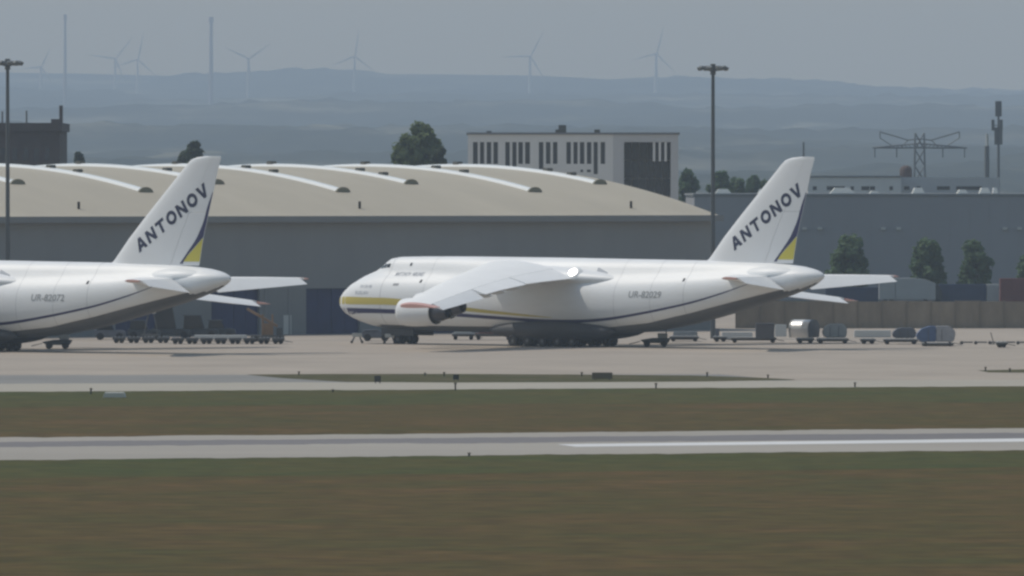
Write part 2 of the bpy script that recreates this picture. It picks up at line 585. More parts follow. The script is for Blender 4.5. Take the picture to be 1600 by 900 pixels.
def curve_fn(xs, zs):
    # smooth through the points (Catmull-Rom on a monotone x)
    def f(s):
        s = min(max(s, xs[0]), xs[-1])
        i = min(max(int(np.searchsorted(xs, s)) - 1, 0), len(xs) - 2)
        x0, x1 = xs[i], xs[i + 1]
        h = x1 - x0
        m0 = (zs[i + 1] - zs[max(i - 1, 0)]) / (xs[i + 1] - xs[max(i - 1, 0)])
        m1 = (zs[min(i + 2, len(xs) - 1)] - zs[i]) / (xs[min(i + 2, len(xs) - 1)] - xs[i])
        t = (s - x0) / h
        return (2 * t ** 3 - 3 * t * t + 1) * zs[i] + (t ** 3 - 2 * t * t + t) * h * m0 + (3 * t * t - 2 * t ** 3) * zs[i + 1] + (t ** 3 - t * t) * h * m1
    return f


def text_mesh(txt, size, bold=0.0):
    cu = bpy.data.curves.new('lettering', 'FONT')
    cu.body = txt
    cu.size = size
    cu.offset = bold
    cu.resolution_u = 3
    cu.fill_mode = 'FRONT'
    ob = bpy.data.objects.new('lettering', cu)
    col.objects.link(ob)
    bpy.context.view_layer.update()
    dg = bpy.context.evaluated_depsgraph_get()
    me = bpy.data.meshes.new_from_object(ob.evaluated_get(dg))
    vs = [tuple(v.co) for v in me.vertices]
    fs = [tuple(p.vertices) for p in me.polygons]
    bpy.data.objects.remove(ob)
    bpy.data.curves.remove(cu)
    bpy.data.meshes.remove(me)
    return vs, fs


def side_text(name, txt, s, z, size, m, parent, bold=0.0, length=None, slant=0.0):
    vs, fs = text_mesh(txt, size, bold)
    w = max(v[0] for v in vs)
    k = (length / w) if length else 1.0
    out = []
    for v in vs:
        ss, zz = s + v[0] * k + slant * v[1], z + v[1]
        out.append((ss - S0, -(side_y(ss, zz) + 0.02), zz))
    return MB().add(out, fs).build(name, m, parent, fix=False)


def airfoil(n=15, tc=0.12, camber=0.02):
    xs = [0.5 * (1 - math.cos(math.pi * i / n)) for i in range(n + 1)]

    def th(x):
        return 5 * tc * (0.2969 * math.sqrt(x) - 0.126 * x - 0.3516 * x * x + 0.2843 * x ** 3 - 0.1036 * x ** 4)
    up = [(x, camber * 4 * x * (1 - x) + th(x)) for x in xs]
    lo = [(x, camber * 4 * x * (1 - x) - th(x)) for x in xs]
    return up, lo


def foil_ring(s_le, y, z_le, chord, inc, tc, camber=0.02, x0=0.0, x1=1.0, droop=0.0, n=11):
    """closed airfoil ring between two chord fractions, optionally drooped about its front edge"""
    def th(x):
        return 5 * tc * (0.2969 * math.sqrt(max(x, 0)) - 0.126 * x - 0.3516 * x * x + 0.2843 * x ** 3 - 0.1036 * x ** 4)
    xs = [x0 + (x1 - x0) * (0.5 * (1 - math.cos(math.pi * i / n)) if x0 == 0 else i / n) for i in range(n + 1)]
    pts = [(x, camber * 4 * x * (1 - x) + th(x) + 0.0006) for x in xs] + [(x, camber * 4 * x * (1 - x) - th(x) - 0.0006) for x in reversed(xs)]
    px, pz = x0, camber * 4 * x0 * (1 - x0)
    out = []
    ca, sa = math.cos(-droop), math.sin(-droop)
    ci, si = math.cos(-inc), math.sin(-inc)
    for x, z in pts:
        if droop:
            dx, dz = x - px, z - pz
            x, z = px + dx * ca - dz * sa, pz + dx * sa + dz * ca
        X, Z = x * ci - z * si, x * si + z * ci
        out.append((s_le + X * chord - S0, y, z_le + Z * chord))
    return out


WL = [0.0, 3.2, 12.4, 20.9, 30.0, 35.8, 36.65]
WLE = [21.2, 22.9, 27.45, 31.7, 36.15, 39.0, 39.7]
WCH = [14.6, 13.4, 10.2, 8.5, 6.8, 5.7, 4.9]
WZ = [8.75, 8.72, 7.85, 6.92, 5.72, 4.95, 4.84]
WINC = [4.6, 4.4, 3.6, 2.8, 2.0, 1.6, 1.5]
WTC = [0.115, 0.115, 0.105, 0.10, 0.10, 0.10, 0.085]


def wing_at(l):
    return [float(np.interp(l, WL, k)) for k in (WLE, WZ, WCH, WINC, WTC)]


def wing_piece(name, m, parent, side, l0, l1, x0, x1, droop=0.0, n=6, chop=0.0):
    rs = []
    for i in range(n + 1):
        l = l0 + (l1 - l0) * i / n
        le, z, ch, inc, tc = wing_at(l)
        rs.append(foil_ring(le, side * l, z, ch, R(inc), tc, 0.018, x0, x1, R(droop)))
    return MB().rings(rs).build(name, m, parent, smooth='auto')


def tail_piece(name, m, parent, side, l0, l1, x0, x1, droop=0.0, n=4):
    rs = []
    for i in range(n + 1):
        l = l0 + (l1 - l0) * i / n
        le = float(np.interp(l, [0, 1.2, 13.3, 14.1], [55.2, 56.0, 64.6, 65.8]))
        ch = float(np.interp(l, [0, 1.2, 13.3, 14.1], [9.2, 8.7, 3.7, 2.3]))
        z = float(np.interp(l, [0, 14.1], [7.7, 7.85]))
        rs.append(foil_ring(le, side * l, z, ch, R(1.0), 0.10, 0.0, x0, x1, R(droop)))
    return MB().rings(rs).build(name, m, parent, smooth='auto')


FZ = [8.6, 9.3, 9.8, 10.6, 12.1, 14.5, 17.0, 19.3, 20.0, 20.45, 20.68, 20.8]
FLE = [50.6, 51.9, 52.6, 53.3, 54.6, 56.95, 59.5, 61.85, 62.55, 63.1, 63.9, 65.2]
FTE = [63.9, 64.1, 64.2, 64.35, 64.65, 65.3, 66.0, 66.6, 66.85, 67.0, 67.05, 66.9]


def fin_half(s, z):
    le, te = float(np.interp(z, FZ, FLE)), float(np.interp(z, FZ, FTE))
    x = min(max((s - le) / (te - le), 0.0), 1.0)
    tc = 0.10
    return (te - le) * 5 * tc * (0.2969 * math.sqrt(x) - 0.126 * x - 0.3516 * x * x + 0.2843 * x ** 3 - 0.1036 * x ** 4) + 0.02


def fin_ring(z, x0, x1, n=12):
    le, te = float(np.interp(z, FZ, FLE)), float(np.interp(z, FZ, FTE))
    xs = [x0 + (x1 - x0) * (0.5 * (1 - math.cos(math.pi * i / n)) if x0 == 0 else i / n) for i in range(n + 1)]
    pts = [(le + (te - le) * x, fin_half(le + (te - le) * x, z)) for x in xs]
    return [(s - S0, y, z) for s, y in pts] + [(s - S0, -y, z) for s, y in reversed(pts)]


LETTERS = {
    'A': [[(0, 0), (.32, 0), (.56, .70), (.40, 1)], [(.56, .70), (.80, 0), (1.12, 0), (.72, 1), (.40, 1)], [(.385, .19), (.735, .19), (.65, .44), (.47, .44)]],
    'N': [[(.03, 0), (.31, 0), (.31, 1), (.03, 1)], [(.79, 0), (1.07, 0), (1.07, 1), (.79, 1)], [(.31, .60), (.79, 0), (.79, .40), (.31, 1)]],
    'T': [[(.02, .76), (1.06, .76), (1.06, 1), (.02, 1)], [(.40, 0), (.68, 0), (.68, .76), (.40, .76)]],
    'V': [[(0, 1), (.40, 0), (.55, 0), (.55, .36), (.32, 1)], [(.55, 0), (.70, 0), (1.10, 1), (.78, 1), (.55, .36)]],
}


def letter_polys(ch):
    if ch == 'O':
        out, n = [], 28
        for i in range(n):
            a, b = 2 * math.pi * i / n, 2 * math.pi * (i + 1) / n
            o = [(.56 + .56 * math.cos(t), .5 + .515 * math.sin(t)) for t in (a, b)]
            q = [(.56 + .28 * math.cos(t), .5 + .25 * math.sin(t)) for t in (a, b)]
            out.append([q[0], o[0], o[1], q[1]])
        return out
    return LETTERS[ch]


def fin_decal(name, m, parent, polys, off=0.012, cut=2, side=-1):
    """flat polygons in (s, z) laid on the fin skin"""
    bm = bmesh.new()
    for p in polys:
        vs = [bm.verts.new((q[0], 0, q[1])) for q in p]
        bm.faces.new(vs)
    bmesh.ops.triangulate(bm, faces=bm.faces)
    for _ in range(cut):
        bmesh.ops.subdivide_edges(bm, edges=bm.edges[:], cuts=1, use_grid_fill=True)
    for v in bm.verts:
        s, z = v.co.x, v.co.z
        v.co = (s - S0, side * (fin_half(s, z) + off), z)
    me = bpy.data.meshes.new(name)
    bm.to_mesh(me)
    bm.free()
    me.materials.append(MATS[m])
    o = bpy.data.objects.new(name, me)
    col.objects.link(o)
    o.parent = parent
    return o


def make_aircraft(reg):
    root = empty('cargo_aircraft', (0, 0, 0))
    # fuselage: white upper shell, grey belly on the same mesh
    mb = MB().rings([fus_ring(s) for s in stations()])
    fus = mb.build('fuselage', 'white_paint', root, smooth=True)
    fus.data.materials.append(MATS['belly_grey'])
    for p in fus.data.polygons:
        c = p.center
        if max(fus.data.vertices[i].co.z for i in p.vertices) < belly_line(c.x + S0) - 0.12:
            p.material_index = 1
    # belly edge paint so that the two-tone line is smooth
    for side in (-1, 1):
        fus_band('belly_paint', 'belly_grey', fus, lambda s: max(belly_line(s) - 1.15, fus_params(s)[0] + 0.02), lambda s: belly_line(s), 7.0, 64.0, 120, 0.03, side, 8)
    # cheat lines
    bs = [0.7, 1.1, 2.0, 4.0, 8.0, 14.0, 20.0, 26.0, 32.0, 37.0, 41.0, 45.0, 49.0, 53.0, 57.0, 60.0]
    bz = [3.86, 3.92, 3.98, 4.00, 3.95, 3.80, 3.55, 3.25, 3.00, 3.02, 3.28, 3.80, 4.45, 5.22, 6.25, 7.15]
    bt = [0.10, 0.75, 0.95, 0.62, 0.50, 0.44, 0.40, 0.38, 0.36, 0.34, 0.30, 0.26, 0.24, 0.20, 0.14, 0.05]
    fb, ft = curve_fn(bs, bz), curve_fn(bs, bt)
    ys_ = [0.12, 1.5, 6, 10, 16, 22, 28, 33]
    yz = [4.42, 4.42, 4.42, 4.40, 4.15, 3.72, 3.38, 3.18]
    yt = [0.55, 0.82, 0.80, 0.75, 0.60, 0.42, 0.25, 0.05]
    fy, fyt = curve_fn(ys_, yz), curve_fn(ys_, yt)
    for side in (-1, 1):
        fus_band('blue_stripe', 'navy', fus, lambda s: max(fb(s) - ft(s), fus_params(s)[0] + .12), fb, 0.7, 60.0, 90, 0.014, side)
        fus_band('yellow_stripe', 'yellow', fus, fy, lambda s: fy(s) + fyt(s), 0.12, 33.0, 60, 0.014, side)
    # skin seams: nose visor joint, frame joints, rear door joint
    for ss_, wd in ((8.3, .06), (14.5, .04), (42.0, .04), (47.0, .04), (51.5, .05)):
        rg = [[(p[0] + dx, p[1] * 1.0015, p[2] + (p[2] - 5.5) * .0015) for p in fus_ring(ss_)] for dx in (-wd / 2, wd / 2)]
        MB().rings(rg, False, False).build('seam', 'seam_grey', fus, smooth=True, fix=False)
    # lettering on the port side
    side_text('registration', reg, 44.0, 5.50, 1.0, 'decal_reg', root, 0.012, 4.5, 0.12)
    side_text('nose_lettering', 'ANTONOV  AIRLINES', 9.3, 7.62, 0.62, 'decal_grey', root, 0.01, 4.3)
    side_text('nose_lettering', 'AN-124-100', 4.9, 6.28, 0.5, 'decal_grey', root, 0.0, 1.9)
    side_text('nose_lettering', 'RUSLAN', 4.3, 5.55, 0.55, 'decal_grey', root, 0.0, 2.1)
    # cockpit glass and side windows
    for sa, sb, za, zb_ in ((6.25, 6.75, 8.42, 8.78), (6.82, 7.32, 8.50, 8.95), (7.40, 7.95, 8.55, 8.98)):
        for side in (-1, 1):
            fus_band('cockpit_window', 'glass_dark', root, lambda s: za, lambda s: zb_, sa, sb, 3, 0.02, side, 3)
    for ws, wz in ((10.9, 8.75), (13.6, 6.9), (24.5, 8.4), (51.0, 7.3)):
        fus_band('window', 'glass_dark', root, lambda s: wz, lambda s: wz + 0.34, ws, ws + 0.3, 2, 0.02, -1, 2)
    fus_band('door_mark', 'gear_metal', root, lambda s: 6.55, lambda s: 6.82, 9.9, 10.7, 3, 0.02, -1, 2)
    fus_band('emblem', 'decal_grey', root, lambda s: 8.35 + (s - 38.4) * -.35, lambda s: 8.75 + (s - 38.4) * -.35, 38.4, 40.0, 4, 0.02, -1, 2)
    # wing fairing on the back
    rs = []
    for i in range(25):
        t = i / 24
        s = 17.5 + 30.5 * t
        k = max(math.sin(math.pi * t), 0.02) ** 0.75
        rs.append([(s - S0, 3.72 * k * math.cos(a), 8.45 - 1.45 * t + 1.30 * k * math.sin(a)) for a in [2 * math.pi * j / 28 for j in range(28)]])
    MB().rings(rs).build('wing_fairing', 'white_paint', root, smooth=True)
    for side in (-1, 1):
        w = wing_piece('wing', 'wing_paint', root, side, 0.6, 35.8, 0.0, 0.74, n=14)
        wing_piece('wing_tip', 'tip_red', w, side, 35.8, 36.65, 0.0, 0.98, n=2)
        wing_piece('flap', 'wing_paint', w, side, 3.3, 13.4, 0.745, 1.0, 2.5, 3)
        wing_piece('flap', 'wing_paint', w, side, 13.6, 24.2, 0.745, 1.0, 3.5, 3)
        wing_piece('aileron', 'wing_paint', w, side, 24.4, 35.1, 0.745, 1.0, 16, 3)
        for l in (6.5, 10.5, 15.5, 19.5, 23.0):
            le, z, ch, inc, tc = wing_at(l)
            zt = z - math.sin(R(inc)) * ch * 0.8 - 0.25
            MB().lathe([(-1.9, 0.02), (-1.2, .26), (0, .34), (1.2, .24), (2.1, .03)], 'x', (le + ch * 0.80 - S0, side * l, zt - .22), 12).build('flap_track', 'white_paint', w, smooth=True)
        if side < 0:
            # added polished disc on the wing-body fairing, tilted to make a sun glint
            t = (36.0 - 17.5) / 30.5
            k = max(math.sin(math.pi * t), 0.02) ** 0.75
            c0 = Vector((36.0 - S0, -3.72 * k * math.cos(R(26)), 8.45 - 1.45 * t + 1.30 * k * math.sin(R(26))))
            nv = Vector((0.101, -0.739, 0.665)).normalized()
            uv = nv.orthogonal().normalized()
            wv = nv.cross(uv)
            rows = []
            for q, h in ((0.02, .17), (.2, .165), (.4, .152), (.52, .14), (.75, .08), (1.0, -.12)):
                rows.append([c0 + nv * h + q * (math.cos(b_) * uv + math.sin(b_) * wv) for b_ in [2 * math.pi * m_ / 24 for m_ in range(24)]])
            MB().rings(rows[:4], True, False).build('glint_disc', 'bright_metal', w, smooth=True)
            MB().rings(rows[3:], False, False).build('glint_disc_rim', 'wing_paint', w, smooth=True)
        # engines
        for l, sf, zc in ((12.4, 21.5, 4.45), (20.9, 26.6, 3.95)):
            y = side * l
            q = sf - S0
            e = MB().lathe([(0.32, 1.22), (0.06, 1.26), (0.0, 1.33), (0.08, 1.41), (0.5, 1.50), (1.6, 1.56), (3.2, 1.52), (4.7, 1.36), (4.72, 1.30), (3.9, 1.32), (1.2, 1.22)], 'x', (q, y, zc), 36).build('engine', 'white_paint', root, smooth='auto')
            MB().lathe([(1.0, 0.02), (1.01, 1.23)], 'x', (q, y, zc), 28).build('fan', 'hot_metal', e)
            MB().lathe([(3.9, 1.33), (4.0, 0.98), (4.7, 1.02), (5.6, 0.92), (6.4, 0.66), (6.45, 0.58), (6.0, 0.55)], 'x', (q, y, zc), 28).build('core_cowl', 'hot_metal', e, smooth='auto')
            MB().lathe([(5.9, 0.56), (5.95, .3), (6.9, .04), (6.92, .01)], 'x', (q, y, zc), 20).build('nozzle', 'dark_hole', e, smooth='auto')
            le, z, ch, inc, tc = wing_at(l)
            pyl = [(q + 1.6, zc + 1.40), (q + 5.2, zc + 0.75), (le - S0 + 3.0, z - 0.50), (le - S0 + 1.6, z + 0.02), (le - S0 + 0.2, z - 0.02), (q + 3.4, zc + 1.95)]
            MB().prism(pyl, y - 0.24, y + 0.24).build('pylon', 'white_paint', e)
    # fin, rudder and tailplane
    fin = MB().rings([fin_ring(z, 0.0, 0.70) for z in FZ]).build('fin', 'fin_paint', root, smooth='auto')
    MB().rings([fin_ring(z, 0.704, 1.0) for z in (9.3, 9.8, 10.6, 12.1, 14.9)]).build('rudder', 'fin_paint', fin, smooth='auto')
    MB().rings([fin_ring(z, 0.704, 1.0) for z in (14.93, 17.0, 19.3, 20.0, 20.45, 20.68, 20.8)]).build('rudder', 'fin_paint', fin, smooth='auto')
    # lettering up the fin
    ang = R(34.2)
    bx, bz_ = math.cos(ang), math.sin(ang)
    ux, uz = -math.sin(R(31)), math.cos(R(31))
    H, Wd, pitch = 1.42, 1.24, 1.62
    for i, ch in enumerate('ANTONOV'):
        polys = []
        for p in letter_polys(ch):
            pp = []
            for x, z in p:
                a, c = i * pitch + x * Wd, z * H
                pp.append((56.45 + a * bx + c * ux, 10.60 + a * bz_ + c * uz))
            polys.append(pp)
        fin_decal('letter', 'letter_navy', fin, polys, 0.014, 1 if ch == 'O' else 2)
    te_ = lambda z: float(np.interp(z, FZ, FTE)) - 0.02
    sw_l = [(61.70, 9.50), (62.62, 10.63), (63.80, 12.08), (64.72, 13.84), (65.30, 15.6), (65.90, 17.0)]
    sw_r = [(62.05, 9.50), (62.70, 10.4), (63.65, 11.29), (te_(12.3), 12.3), (te_(13.6), 13.6), (te_(15.2), 15.2), (te_(17.0), 17.0)]
    polys = []
    n = 14
    L_ = [Vector(np.array([np.interp(k / n * 5, range(6), [q[j] for q in sw_l]) for j in (0, 1)])) for k in range(n + 1)]
    R_ = [Vector(np.array([np.interp(k / n * 6, range(7), [q[j] for q in sw_r]) for j in (0, 1)])) for k in range(n + 1)]
    for k in range(n):
        polys.append([tuple(L_[k]), tuple(R_[k]), tuple(R_[k + 1]), tuple(L_[k + 1])])
    fin_decal('blue_swoosh', 'navy', fin, polys, 0.012, 1)
    yel = [[(62.15, 9.72), (te_(9.72), 9.72), (te_(10.4), 10.4), (62.76, 10.4)], [(62.76, 10.4), (te_(10.4), 10.4), (te_(11.25), 11.25), (63.66, 11.25)], [(63.66, 11.25), (te_(11.25), 11.25), (te_(12.15), 12.15), (te_(12.15) - .05, 12.17)]]
    fin_decal('yellow_wedge', 'fin_yellow', fin, yel, 0.012, 2)
    for side in (-1, 1):
        t = tail_piece('tailplane', 'wing_paint', root, side, 0.4, 14.1, 0.0, 0.66)
        tail_piece('elevator', 'wing_paint', t, side, 2.4, 13.2, 0.665, 1.0, 24)
        tail_piece('tip_paint', 'tip_red', t, side, 13.85, 14.2, 0.0, 0.75, 0, 1)
    # tail bullet fairing round the tailplane root
    rs = []
    for i in range(21):
        t = i / 20
        s = 56.5 + 10.5 * t
        k = max(math.sin(math.pi * min(1, t * 0.96 + .02)), 0.03) ** 0.7
        rs.append([(s - S0, 2.55 * k * (1 - .28 * t) * math.cos(a), 8.05 + 1.12 * k * math.sin(a)) for a in [2 * math.pi * j / 24 for j in range(24)]])
    MB().rings(rs).build('tail_fairing', 'white_paint', root, smooth=True)
    # landing gear
    for side in (-1, 1):
        rs = []
        for i in range(21):
            t = i / 20
            s = 23.6 + 17.6 * t
            k = max(math.sin(math.pi * t), 0.02) ** 0.45
            rs.append([(s - S0, side * (2.55 + 1.55 * k * math.cos(a)), 1.75 + 1.15 * k * math.sin(a)) for a in [2 * math.pi * j / 20 for j in range(20)]])
        MB().rings(rs).build('gear_fairing', 'gear_dark', root, smooth=True)
        for k in range(5):
            s = 27.6 + 2.12 * k
            leg = MB().tube((s - S0, side * 2.95, 1.3), (s - S0, side * 2.95, 0.62), 0.18)
            leg.box(s - .12 - S0, s + .12 - S0, side * 2.95 - .7, side * 2.95 + .7, .54, .72)
            leg.build('gear_leg', 'gear_metal', root)
            for l in (2.42, 3.48):
                wheel(root, s - S0, side * l, 0.635, 0.5)
        leg = MB().tube((9.1 - S0, side * 1.0, 2.0), (9.1 - S0, side * 1.0, 0.5), 0.16)
        leg.build('gear_leg', 'gear_metal', root)
        for l in (0.62, 1.38):
            wheel(root, 9.1 - S0, side * l, 0.56, 0.42)
    MB().box(6.9 - S0, 11.6 - S0, -1.75, -1.67, .95, 1.75).build('gear_door', 'gear_dark', root)
    MB().box(6.9 - S0, 11.6 - S0, 1.67, 1.75, .95, 1.75).build('gear_door', 'gear_dark', root)
    return root


def wheel(root, x, y, r, w):
    t = MB().lathe([(-w / 2 + .04, r * .5), (-w / 2, r * .62), (-w / 2, r * .86), (-w / 2 + .07, r * .97), (0, r), (w / 2 - .07, r * .97), (w / 2, r * .86), (w / 2, r * .62), (w / 2 - .04, r * .5)], 'y', (x, y, r), 22).build('wheel', 'tyre', root, smooth=True)
    MB().lathe([(-w / 2 + .10, 0.01), (-w / 2 + .06, r * .52), (w / 2 - .06, r * .52), (w / 2 - .10, 0.01)], 'y', (x, y, r), 16).build('rim', 'rim', t)


mat('decal_reg', (0.30, 0.31, 0.32), 0.5)


def place_aircraft(reg, tail_px, Y, theta, label):
    a = make_aircraft(reg)
    # tail-cone end is seen at tail_px
    ax = Vector((math.cos(R(theta)), -math.sin(R(theta)), 0))
    # solve the origin for its depth Y so that the tail end lands there
    tip_y = Y + ax.y * (68.3 - S0)
    X = (tail_px - 800) * tip_y / FPX - ax.x * (68.3 - S0)
    a.location = (X, Y, 0)
    a.rotation_euler = (0, 0, -R(theta))
    tag(a, label, 'aircraft', 'parked four-engined cargo aircraft')
    return a


plane_right = place_aircraft('UR-82029', 1287, 1000, 40.0, 'white four-engined cargo plane seen whole, nose pointing at the dark hangar door')
plane_left = place_aircraft('UR-82072', 360, 972, 37.0, 'white four-engined cargo plane cut off by the left edge, only its tail half showing')

# ------------------------------------------------------------------ hangar with the vaulted roof
PHI = R(33)
HO = P(500, 522, 1083)
hangar = empty('hangar', (HO.x, HO.y, 0), PHI)
tag(hangar, 'long hangar with beige vaulted roof, white barrel skylights and dark grey front', 'hangar')
EAVE, RISE, HALF = 14.1, 6.0, 54.0
T0, T1 = -92.0, 56.8


def solve_t(px, depth):
    k = (px - 800) / FPX
    ox, oy = HO.x - depth * math.sin(PHI), HO.y + depth * math.cos(PHI)
    return (k * oy - ox) / (math.cos(PHI) - k * math.sin(PHI))


def roof_z(d):
    u = d / HALF
    return EAVE + RISE * (1 - (1 - u) ** 2)


prof = [(-1.2, EAVE - 0.12)] + [(d, roof_z(d)) for d in np.linspace(0, 2 * HALF, 41)] + [(2 * HALF + 1.2, EAVE - .12)]
rs = []
for t in np.linspace(T0, T1 + 0.6, 12):
    rs.append([(t, d, z) for d, z in prof] + [(t, d, z - 0.55) for d, z in reversed(prof)])
roof = MB().rings(rs).build('roof', 'roof_beige', hangar, smooth='auto')
# front wall: fascia over the doors, piers between them, recessed doors
DOORTOP = 5.45
doors = [(-160, -86), (-15, 60), (180, 255), (330, 405), (478, 562), (640, 720), (800, 880), (960, 1040)]
dt = [(solve_t(a, 0), solve_t(b, 0)) for a, b in doors]
MB().box(T0, T1, 0, 0.6, DOORTOP, EAVE - 0.1).build('front_wall', 'clad_grey', hangar)
edges = [T0] + [e for d in dt if d[0] > T0 for e in d] + [T1]
edges = edges if len(edges) % 2 == 0 else edges[:-1]
for i in range(0, len(edges), 2):
    if edges[i + 1] - edges[i] > 0.2:
        MB().box(edges[i] + 0.003, edges[i + 1] - 0.003, -0.05, 0.6, 0, DOORTOP - 0.002).build('pier', 'clad_pier', hangar)
for a, b in dt:
    if a < T0:
        continue
    d = empty('door', (0, 0, 0))
    d.parent = hangar
    n = 4
    w = (b - a) / n
    for k in range(n):
        MB().box(a + k * w + .03, a + (k + 1) * w - .03, 0.32 + 0.05 * (k % 2), 0.45 + 0.05 * (k % 2), 0.02, DOORTOP - .01).build('door_leaf', 'door_navy', d)
MB().box(T1 - 0.5, T1, 0.6, 2 * HALF - .6, 0, EAVE - .1).build('side_wall', 'clad_grey', hangar)
MB().box(T0, T1, 2 * HALF - .6, 2 * HALF, 0, EAVE - .1).build('rear_wall', 'clad_grey', hangar)
# arched gable over the right side wall
g = [(d, roof_z(d) - .5) for d in np.linspace(0.6, 2 * HALF - .6, 31)]
rs = [[(T1 - 0.4, d, z) for d, z in g] + [(T1 - .4, 2 * HALF - .6, EAVE - .1), (T1 - .4, .6, EAVE - .1)], [(T1 - 0.05, d, z) for d, z in g] + [(T1 - .05, 2 * HALF - .6, EAVE - .1), (T1 - .05, .6, EAVE - .1)]]
MB().rings(rs).build('gable', 'clad_grey', hangar)
MB().box(T0, T1 + .6, -1.28, -1.2, EAVE - .75, EAVE - .02).build('gutter', 'clad_pier', hangar)
a = solve_t(449, -0.1)
MB().box(a - .55, a + .55, -0.12, -0.055, 0.02, 2.3).build('side_door', 'container_light', hangar)
for px in (415, 452):
    a = solve_t(px, -.1)
    MB().box(a - .12, a + .12, -0.14, -0.055, 0.02, DOORTOP).build('downpipe', 'clad_grey', hangar)


def skylight(t, d0, d1):
    rs = []
    n = 10
    for d in np.linspace(d0, d1, 22):
        rs.append([(t + 0.66 * math.cos(math.pi * j / n), d, roof_z(d) - .05 + 0.42 * math.sin(math.pi * j / n)) for j in range(n + 1)])
    o = MB().rings(rs, False, False, closed=False).build('skylight', 'skylight', roof, smooth=True)
    for d in (d0, d1):
        ring = [(t + 1.0 * math.cos(math.pi * j / n), d, roof_z(d) - .05 + 0.68 * math.sin(math.pi * j / n)) for j in range(n + 1)]
        r2 = [(p[0], p[1] + (0.35 if d == d0 else -.35), p[2]) for p in ring]
        MB().rings([ring, r2]).build('end_cap', 'skylight_end', roof)
    return o


def roof_vent(t, d):
    z = roof_z(d) + .25
    MB().box(t - .42, t + .42, d - .6, d + .6, z, z + .42).build('vent', 'vent_dark', roof, bevel=0.08)


k = 0
t = 54.1 + 13.9
while t > T0 + 3:
    t -= 13.9
    long_ = (k % 2 == 1)
    u0 = 0.27 if long_ else 0.39
    skylight(t, u0 * HALF, 1.62 * HALF)
    for d in ((0.58, .70) if long_ else (.52, .62)):
        roof_vent(t + 0.3, d * HALF)
    roof_vent(t, 1.0 * HALF)
    k += 1
for px in (123, 562, 986):
    a = solve_t(px, 4.0)
    MB().tube((a, 4, roof_z(4) - .1), (a, 4, roof_z(4) + .85), .16).build('flue', 'black', roof)

# ------------------------------------------------------------------ right shed, office strip, barrier
SY = 1400.0


def px_box(mb, x0, x1, y0, y1, Y, depth, zmin=None):
    a, b = P(x0, y0, Y), P(x1, y1, Y)
    return mb.box(a.x, b.x, Y, Y + depth, b.z if zmin is None else zmin, a.z)


shed = empty('warehouse', (P(1400, 300, SY).x, SY, 0))
tag(shed, 'low wide blue-grey warehouse behind the row of small trees', 'warehouse')
ox = shed.location.x
zt = P(0, 306, SY).z
x0, x1 = P(1085, 0, SY).x - ox, P(1760, 0, SY).x - ox
npan = 22
MB().box(x0, x1, 0.12, 70, 0, zt).build('wall', 'shed_blue_grey', shed)
for k in range(npan):
    w = (x1 - x0) / npan
    MB().box(x0 + k * w + .01, x0 + (k + 1) * w - .01, 0, 0.115, 0.0, zt - .12).build('panel', 'shed_blue_grey', shed)
MB().box(x0 - .2, x1 + .2, -0.15, 70.2, zt + .004, zt + .35).build('parapet', 'clad_grey', shed)
for px, w_, h_ in ((1131, 26, .7), (1318, 40, .9), (1368, 16, .4), (1437, 20, .9), (1506, 17, .6), (1541, 18, .9), (1557, 8, .9), (1195, 20, .7)):
    xx = P(px, 300, SY).x - ox
    hw = w_ * SY / FPX / 2
    MB().prism([(xx - hw, zt + .35), (xx + hw, zt + .35), (xx + hw * .5, zt + .35 + h_), (xx - hw * .6, zt + .35 + h_)], 3, 7).build('rooflight', 'skylight', shed)
for px in (1257, 1281, 1380, 1404, 1570, 1593):
    p = P(px, 357, SY)
    MB().box(p.x - ox - .35, p.x - ox + .35, -0.4, -.002, p.z - .2, p.z + .2).build('wall_lamp', 'concrete_white', shed)

office = empty('office_block', (P(1350, 300, 1520).x, 1520, 0))
tag(office, 'pale grey office strip with dark windows rising behind the warehouse roof', 'building')
ox = office.location.x
p0, p1 = P(1262, 277, 1520), P(1408, 310, 1520)
MB().box(p0.x - ox, p1.x - ox, 0, 14, 0, p0.z).build('wall', 'render_grey', office)
MB().box(p0.x - ox - .2, p1.x - ox + .2, -.2, 14.2, p0.z + .003, p0.z + .25).build('roof_edge', 'frame_grey', office)
for a, b in ((1270, 1276), (1292, 1320), (1329, 1334), (1346, 1358), (1359.5, 1367), (1390, 1395)):
    q0, q1 = P(a, 291, 1520), P(b, 297, 1520)
    MB().box(q0.x - ox, q1.x - ox, -.06, -.002, q1.z, q0.z).build('window', 'window_dark', office)
annex = empty('office_annex', (P(1470, 300, 1530).x, 1530, 0))
tag(annex, 'darker grey rooftop annex right of the pale office strip', 'building')
ox = annex.location.x
p0, p1 = P(1405, 277, 1530), P(1562, 310, 1530)
MB().box(p0.x - ox, p1.x - ox, 0, 14, 0, p0.z).build('wall', 'render_grey2', annex)
for a, b in ((1413, 1421), (1432, 1438), (1464, 1484), (1494, 1534)):
    q0, q1 = P(a, 291, 1530), P(b, 296.5, 1530)
    MB().box(q0.x - ox, q1.x - ox, -.06, -.002, q1.z, q0.z).build('window', 'window_dark', annex)
pm = P(1417, 262, 1530)
mb = MB().rings([[(pm.x - ox + r * math.cos(t) * 1.0, 4 + r * math.sin(t), z) for t in [2 * math.pi * i / 14 for i in range(14)]] for r, z in ((1.05, p0.z), (1.05, p0.z + 1.3), (.8, p0.z + 1.75), (.3, p0.z + 2.0))])
mb.build('roof_tank', 'brick_dark', annex, smooth='auto')

